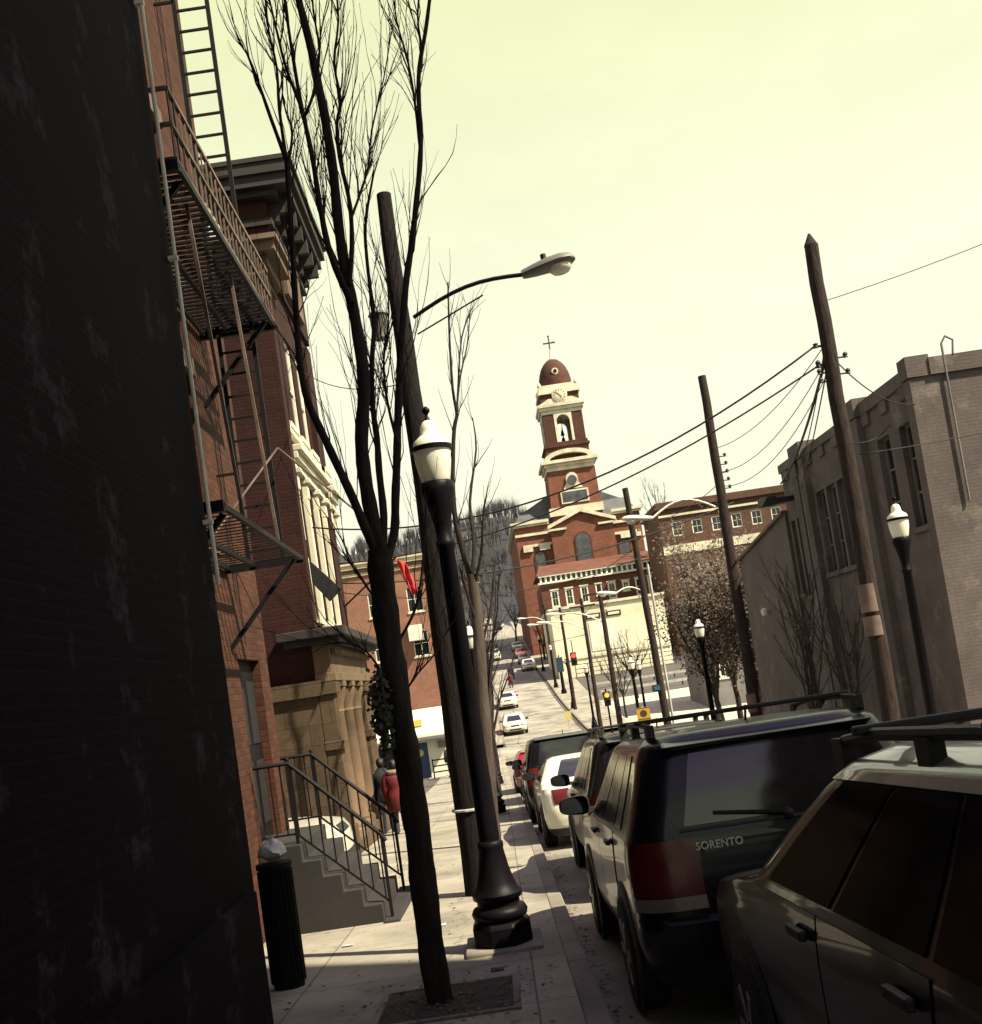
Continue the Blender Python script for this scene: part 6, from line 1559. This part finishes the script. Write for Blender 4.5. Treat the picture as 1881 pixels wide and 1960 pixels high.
# ================================================================= PEOPLE
def person(label, loc, face, H=1.68, coat='dark_cloth', legs='denim', hip=.02, hood=False, pack=None, stride=.06, coatlen=.5, arm=.0, bulk=1.0):
    """face: heading in radians, 0 looks up the street"""
    t = thing('person', label, 'person', loc, None, rz=face)
    k = H / 1.68
    J = [((0, 0, .93), .13, None), ((0, .0, 1.12), .125, 0), ((0, .01, 1.3), .145, 1), ((0, -.01, 1.42), .075, 2), ((0, .01, 1.49), .055, 3), ((0, .03, 1.56), .078, 4), ((0, .025, 1.64), .08, 5)]
    for s in (-1, 1):
        b = len(J)
        J += [((.09 * s, stride * s * .3, .86), .1, 0), ((.1 * s, stride * s + .02, .48), .065, b), ((.1 * s, stride * s * 1.2 - .02, .1), .045, b + 1), ((.11 * s, stride * s * 1.2 + .03, .04), .042, b + 2), ((.12 * s, stride * s * 1.2 + .14, .03), .033, b + 3)]
        b = len(J)
        J += [((.17 * s, -.0, 1.36), .065, 2), ((.235 * s, -.02 + arm, 1.1), .05, b), ((.22 * s, .07 + arm * 2, .87), .036, b + 1), ((.215 * s, .1 + arm * 2, .78), .03, b + 2)]
        h = len(J) - 1
        for q in range(4): J += [((.2 * s + .012 * (q - 1.5) * 1.2, .115 + arm * 2 + .008 * q, .70 + .006 * abs(q - 1)), .0085, h)]
        J += [((.19 * s, .14 + arm * 2, .76), .01, h)]
    me = bpy.data.meshes.new('body')
    me.from_pydata([tuple(c * k for c in j[0]) for j in J], [(i, j[2]) for i, j in enumerate(J) if j[2] is not None], [])
    ob = bpy.data.objects.new('tmp', me); COL.objects.link(ob)
    md = ob.modifiers.new('Skin', 'SKIN'); md.use_smooth_shade = True
    sk = me.skin_vertices[0].data if me.skin_vertices else None
    if sk:
        for i, j in enumerate(J): sk[i].radius = (j[1] * k, j[1] * k * (.8 if i < 3 else 1)); sk[i].use_root = (i == 0)
    ob.modifiers.new('sub', 'SUBSURF').levels = 1
    dg = bpy.context.evaluated_depsgraph_get(); m2 = bpy.data.meshes.new_from_object(ob.evaluated_get(dg)); bpy.data.objects.remove(ob)
    m2.materials.clear(); m2.materials.append(MATS['skin'])
    m2.polygons.foreach_set('use_smooth', [True] * len(m2.polygons))
    bo = bpy.data.objects.new('body', m2); COL.objects.link(bo); bo.parent = t
    def shell(rings, name, mt, n=18, par=t):
        b = MB(); rows = []
        for (cx, cy, z, rx, ry) in rings:
            rows.append([(cx * k + rx * k * math.cos(2 * math.pi * i / n) * (1 + .025 * math.sin(5 * i + z * 30)), cy * k + ry * k * math.sin(2 * math.pi * i / n) * (1 + .03 * math.sin(4 * i + z * 23)), z * k) for i in range(n + 1)])
        return b.grid(rows).build(name, mt, par, smooth=180)
    zb = .93 - coatlen * .75
    B_ = bulk
    co = shell([(0, 0, zb, .2 * B_, .155 * B_), (0, 0, zb + .03, .225 * B_, .175 * B_), (0, 0, .95, .205 * B_, .165 * B_), (0, 0, 1.08, .19 * B_, .15 * B_), (0, 0, 1.13, .205 * B_, .165 * B_), (0, 0, 1.28, .225 * B_, .175 * B_), (0, 0, 1.38, .2 * B_, .15 * B_), (0, 0, 1.45, .12, .1), (0, 0, 1.49, .085, .08)], 'coat', coat)
    for s in (-1, 1):
        b = MB(); b.tube([Vector(p_) * k for p_ in ((.15 * s, 0, 1.38), (.215 * s, -.005, 1.25), (.245 * s, -.02 + arm, 1.08), (.235 * s, .05 + arm * 1.6, .92), (.222 * s, .085 + arm * 2, .82))], [.085 * k * B_, .09 * k * B_, .08 * k * B_, .068 * k * B_, .058 * k * B_], 12); b.build('sleeve', coat, co, smooth=60)
        b = MB(); y0 = stride * s
        b.tube([Vector(p_) * k for p_ in ((.085 * s, y0 * .2, .95), (.1 * s, y0 * .6, .7), (.105 * s, y0 + .02, .46), (.105 * s, y0 * 1.2 - .015, .12), (.108 * s, y0 * 1.2 + .0, .075))], [.125 * k, .108 * k, .082 * k, .068 * k, .07 * k], 12); b.build('trouser_leg', legs, t, smooth=60)
        b = MB(); b.tube([Vector(p_) * k for p_ in ((.11 * s, y0 * 1.2 - .05, .05), (.112 * s, y0 * 1.2 + .05, .05), (.118 * s, y0 * 1.2 + .15, .035), (.12 * s, y0 * 1.2 + .19, .025))], [.048 * k, .05 * k, .042 * k, .02 * k], 10); b.build('shoe', 'trim_black', t, smooth=60)
    shell([(0, .0, 1.5, .062, .06), (0, -.005, 1.56, .09, .095), (0, .0, 1.62, .096, .105), (0, .012, 1.68, .085, .095), (0, .018, 1.715, .05, .055), (0, .02, 1.725, .005, .005)], 'hair', 'hair_dark')
    f = MB(); f.lathe([(0, .0), (.012, .004), (.016, .02), (0, .03)], 8, (0, .115 * k, 1.56 * k), axis='y')
    for s in (-1, 1): f.lathe([(0, 0), (.011, .003), (0, .008)], 8, (.032 * s * k, .105 * k, 1.59 * k), axis='y')
    f.build('face', 'skin', bo, smooth=60)
    if hood: shell([(0, -.05, 1.36, .1, .05), (0, -.04, 1.4, .19, .16), (0, -.04, 1.45, .2, .17), (0, -.03, 1.49, .17, .15), (0, -.02, 1.5, .09, .09)], 'fur_collar', 'fur_trim', par=co)
    if pack:
        b = MB(); b.lathe([(.02, .98), (.13, 1.0), (.15, 1.1), (.14, 1.3), (.1, 1.4), (.02, 1.42)], 14); b.v = [(v[0] * k, (-.2 + v[1] * .75) * k, v[2] * k) for v in b.v]; b.build('backpack', pack, t, smooth=60)
    return t
gy = lambda y: G(y) + .002
person('person in a long red padded coat with a fur collar near the porch', (-2.5, 25.4, gy(25.4)), .15, 1.66, 'red_coat', 'denim', hood=True, stride=.05, coatlen=.52, bulk=1.22)
person('person in dark clothes walking just beyond the one in the red coat', (-2.88, 26.3, gy(26.3)), .1, 1.74, 'dark_cloth', 'navy_cloth', stride=.1, coatlen=.3, bulk=1.05)
person('person with a small red backpack standing by the rail fence of the white shop', (-2.72, 58.8, gy(58.8)), .5, 1.76, 'dark_cloth', 'navy_cloth', pack='red_cloth', stride=.03, coatlen=.25)
person('distant person in a red jacket at the left kerb past the white cars', (2.35, 126, G(126) - ROADD), 2.8, 1.7, 'red_coat', 'dark_cloth', stride=.12, coatlen=.25, bulk=1.1)

# ================================================================= SMALL THINGS
o = (-2.02, 9.3, G(9.3))
t = thing('litter_bin', 'dark slatted litter bin standing against the near building', 'litter bin', o)
b = MB(); b.lathe([(.125, 0), (.13, .03), (.13, .98), (.15, .99), (.15, 1.03), (.11, 1.035)], 20); b.build('drum', 'bin_green', t, smooth=40)
b = MB()
for k in range(20): a = 2 * math.pi * k / 20; b.box(.137 * math.cos(a) - .009, .137 * math.cos(a) + .009, .137 * math.sin(a) - .009, .137 * math.sin(a) + .009, .05, .97)
b.build('slats', 'bin_green', t)
rg = random.Random(2); b = MB(); rows = []
for i in range(9):
    rr = [.015, .075, .11, .115, .105, .085, .05, .022, .03][i]
    rows.append([(rr * math.cos(2 * math.pi * j / 14) * (1 + .18 * math.sin(3.1 * j + i)), rr * math.sin(2 * math.pi * j / 14) * (1 + .18 * math.sin(2.3 * j + 2 * i)), .026 * i + .012 * math.sin(j * 1.7 + i)) for j in list(range(14)) + [0]])
pb_ = b.grid(rows).build('plastic_bag', 'plastic_bag', smooth=50); pb_.location = (-2.02, 9.3, G(9.3) + 1.045); tag(pb_, 'crumpled white plastic bag lying on top of the litter bin', 'bag')

o = (2.75, 137, G(137) - ROADD)
t = thing('wheelie_bin', 'distant blue wheelie bin standing in the road past the red-jacketed person', 'bin', o)
b = MB(); b.hexa([(-.3, -.35, .12), (.3, -.35, .12), (.3, .3, .12), (-.3, .3, .12)], [(-.42, -.45, 1.35), (.42, -.45, 1.35), (.42, .42, 1.35), (-.42, .42, 1.35)]); b.build('tub', 'bin_blue', t, bevel=.03)
b = MB(); b.hexa([(-.45, -.48, 1.352), (.45, -.48, 1.352), (.45, .45, 1.352), (-.45, .45, 1.352)], [(-.4, -.4, 1.46), (.4, -.4, 1.46), (.4, .4, 1.46), (-.4, .4, 1.46)]); b.build('lid', 'bin_blue', t, bevel=.02)
for s in (-1, 1):
    b = MB(); b.lathe([(.13, -.04), (.13, .04)], 14, (s * .34, .3, .13), axis='x'); b.build('wheel', 'rubber', t)

def signal(x, y, z, lab, col, posth=None, group='traffic signals at the side street'):
    t = thing('traffic_signal', lab, 'traffic signal', (x, y, G(y) if posth else z), group); L = t.location
    b = MB(); b.box(x - .2, x + .2, y - .1, y + .14, z - .45, z + .45); hs_ = b.build('housing', 'trim_black', t, L, bevel=.03)
    for i, m_ in enumerate((col, 'trim_black')):
        b = MB(); b.lathe([(0, -.02), (.15, -.015), (.15, .0)], 16, (x, y - .1, z + .22 - .44 * i), axis='y'); b.build('lens', m_, hs_, L)
        b = MB(); cz = z + .22 - .44 * i
        pts = [(x + .165 * math.cos(a), cz + .165 * math.sin(a)) for a in [math.pi * j / 8 for j in range(9)]]
        b.grid([[(px, y - .1, pz) for px, pz in pts], [(px, y - .3, pz) for px, pz in pts]]); v = b.build('visor', 'trim_black', hs_, L); s_ = v.modifiers.new('thick', 'SOLIDIFY'); s_.thickness = .01
    if posth:
        b = MB(); b.tube([(x, y + .18, G(y) - .1), (x, y + .18, z + .6)], .06, 10); b.build('post', 'post_black', t, L, smooth=50)
    else:
        b = MB(); b.tube([(x, y, z + .45), (x, y, z + 1.3)], .03, 6); b.build('hanger', 'post_black', t, L)
    return t
s1 = at(1163, 1338, 68); s2 = at(1099, 1262, 74)
signal(s1.x, 68, s1.z, 'traffic signal with a lit orange lamp at the corner of the forecourt', 'signal_orange', True)
signal(s2.x, 74, s2.z, 'traffic signal with a lit red lamp hanging over the side street', 'signal_red', None)
wire((7.0, 75.0, s2.z + 1.55), (-2.72, 78.6, s2.z + 1.7), .25, 'span wire carrying the red traffic signal', .02)
def signboard(x, y, lab, w_, h_, z0, m1, grp=None):
    t = thing('road_sign', lab, 'road sign', (x, y, G(y)), grp); L = t.location; gz = G(y)
    b = MB(); b.tube([(x, y, gz - .1), (x, y, gz + z0 + h_ + .05)], .035, 8); b.build('post', 'galv_steel', t, L, smooth=50)
    b = MB(); b.box(x - w_ / 2, x + w_ / 2, y - .05, y - .036, gz + z0, gz + z0 + h_); b.build('board', m1, t, L, bevel=.006)
    return t, gz
q = at(1232, 1365, 50)
t, gz = signboard(q.x, 50, 'yellow warning sign over a paler yellow plate on a post at the forecourt', .6, .6, 1.65, 'yellow_paint')
b = MB(); b.box(q.x - .3, q.x + .3, 49.95, 49.964, gz + .6, gz + 1.4); b.build('plate', 'yellow_pale', t, t.location)
b = MB(); b.box(q.x - .3, q.x + .3, 49.944, 49.949, gz + 1.7, gz + 1.74); b.box(q.x - .3, q.x + .3, 49.944, 49.949, gz + 2.2, gz + 2.24); b.lathe([(0, -.0), (.16, 0), (.16, .006), (0, .006)], 16, (q.x, 49.943, gz + 1.97), axis='y'); b.build('marking', 'iron_rail', t, t.location)
q = at(1085, 1352, 82); signboard(q.x, 82, 'small pale yellow sign on a thin post at the far kerb', .5, .7, .6, 'yellow_pale')
o = (7.3, 112, G(112))
t = thing('banner_column', 'dark post with a blue banner on the far right kerb', 'post', o)
b = MB(); b.lathe([(.3, -.1), (.28, .3), (.18, .5), (.15, 2.2)], 14); b.build('post', 'post_black', t, smooth=50)
b = MB(); b.box(-.34, .34, -.05, .05, 2.2, 3.7); b.build('banner', 'bin_blue', t, bevel=.01)
b = MB(); b.lathe([(.05, 2.2), (.05, 3.8), (.1, 3.85), (0, 3.95)], 10, (0, .12, 0)); b.build('rod', 'post_black', t)
# bollard-like black stubs and a bent rail at the near right corner of the side street
for i, (px, py, y, lab) in enumerate(((1128, 1385, 58, 'short black bollard at the road end of the forecourt'), (1140, 1388, 56, 'short black bollard beside the first one'))):
    q = at(px, py, y); t = thing('bollard', lab, 'bollard', (q.x, y, G(y)), 'bollards at the forecourt')
    b = MB(); b.lathe([(.09, -.05), (.09, .95), (.1, .97), (.1, 1.02), (.04, 1.1), (0, 1.12)], 14); b.build('post', 'post_black', t, smooth=50)
    b = MB(); b.lathe([(.093, .8), (.093, .88)], 14); b.build('band', 'lamp_white', t)
# scraps of litter on the near pavement
rg = random.Random(21)
for i, (x, y, lab) in enumerate(((-1.75, 10.9, 'pale scrap of paper on the pavement below the stoop'), (.33 - .6, 8.7, 'dark leaf scrap beside the lamp footing'), (-.86, 11.3, 'white paper scrap near the tree trunk'))):
    b = MB(); b.grid([[(.05 * (u - 1) * (1 + .2 * rg.random()), .035 * (v - 1), .006 + .012 * rg.random()) for u in range(3)] for v in range(3)])
    p_ = b.build('paper_scrap', 'plastic_bag' if i != 1 else 'trim_black'); p_.location = (x, y, G(y) + .004); s_ = p_.modifiers.new('thick', 'SOLIDIFY'); s_.thickness = .002; tag(p_, lab, 'litter', 'scraps of litter')

# tree pit of bare soil, and dead leaves gathered in the gutter and round the trunk
b = MB(); rg = random.Random(31)
rows = [[(-1.08 + .92 * i / 8, 7.42 + .95 * j / 8, G(7.42 + .95 * j / 8) + .006 + (.022 * rg.random() if 0 < i < 8 and 0 < j < 8 else 0)) for i in range(9)] for j in range(9)]
struct(b.grid(rows).build('soil', 'earth_dark', smooth=60))
b = MB()
for x0, x1, y0, y1 in ((-1.13, -1.08, 7.37, 8.42), (-.16, -.11, 7.37, 8.42), (-1.08, -.16, 7.37, 7.42), (-1.08, -.16, 8.37, 8.42)):
    b.hexa([(x0, y0, G(y0) - .02), (x1, y0, G(y0) - .02), (x1, y1, G(y1) - .02), (x0, y1, G(y1) - .02)], [(x0, y0, G(y0) + .018), (x1, y0, G(y0) + .018), (x1, y1, G(y1) + .018), (x0, y1, G(y1) + .018)])
struct(b.build('kerb', 'kerb_concrete'))
b = MB()
for _ in range(1500):
    k = rg.random(); y = rg.uniform(5, 45)
    if k < .55: x = KL + abs(rg.gauss(0, .09)) + .02; z = G(y) - ROADD + .008
    elif k < .75: x = rg.gauss(-.62, .35); y = rg.gauss(7.9, .4); z = G(y) + .03
    else: x = rg.uniform(SL + .3, KL - .2); z = G(y) + .006
    a = rg.uniform(0, 6.28); L = rg.uniform(.012, .032)
    d = Vector((math.cos(a) * L, math.sin(a) * L, rg.uniform(-.004, .008))); u = Vector((-math.sin(a) * L * .5, math.cos(a) * L * .5, rg.uniform(0, .006))); c = Vector((x, y, z))
    b.add([c - d, c + u, c + d, c - u], [(0, 1, 2, 3)])
struct(b.build('leaf_litter', 'leaf_brown'), 'stuff')
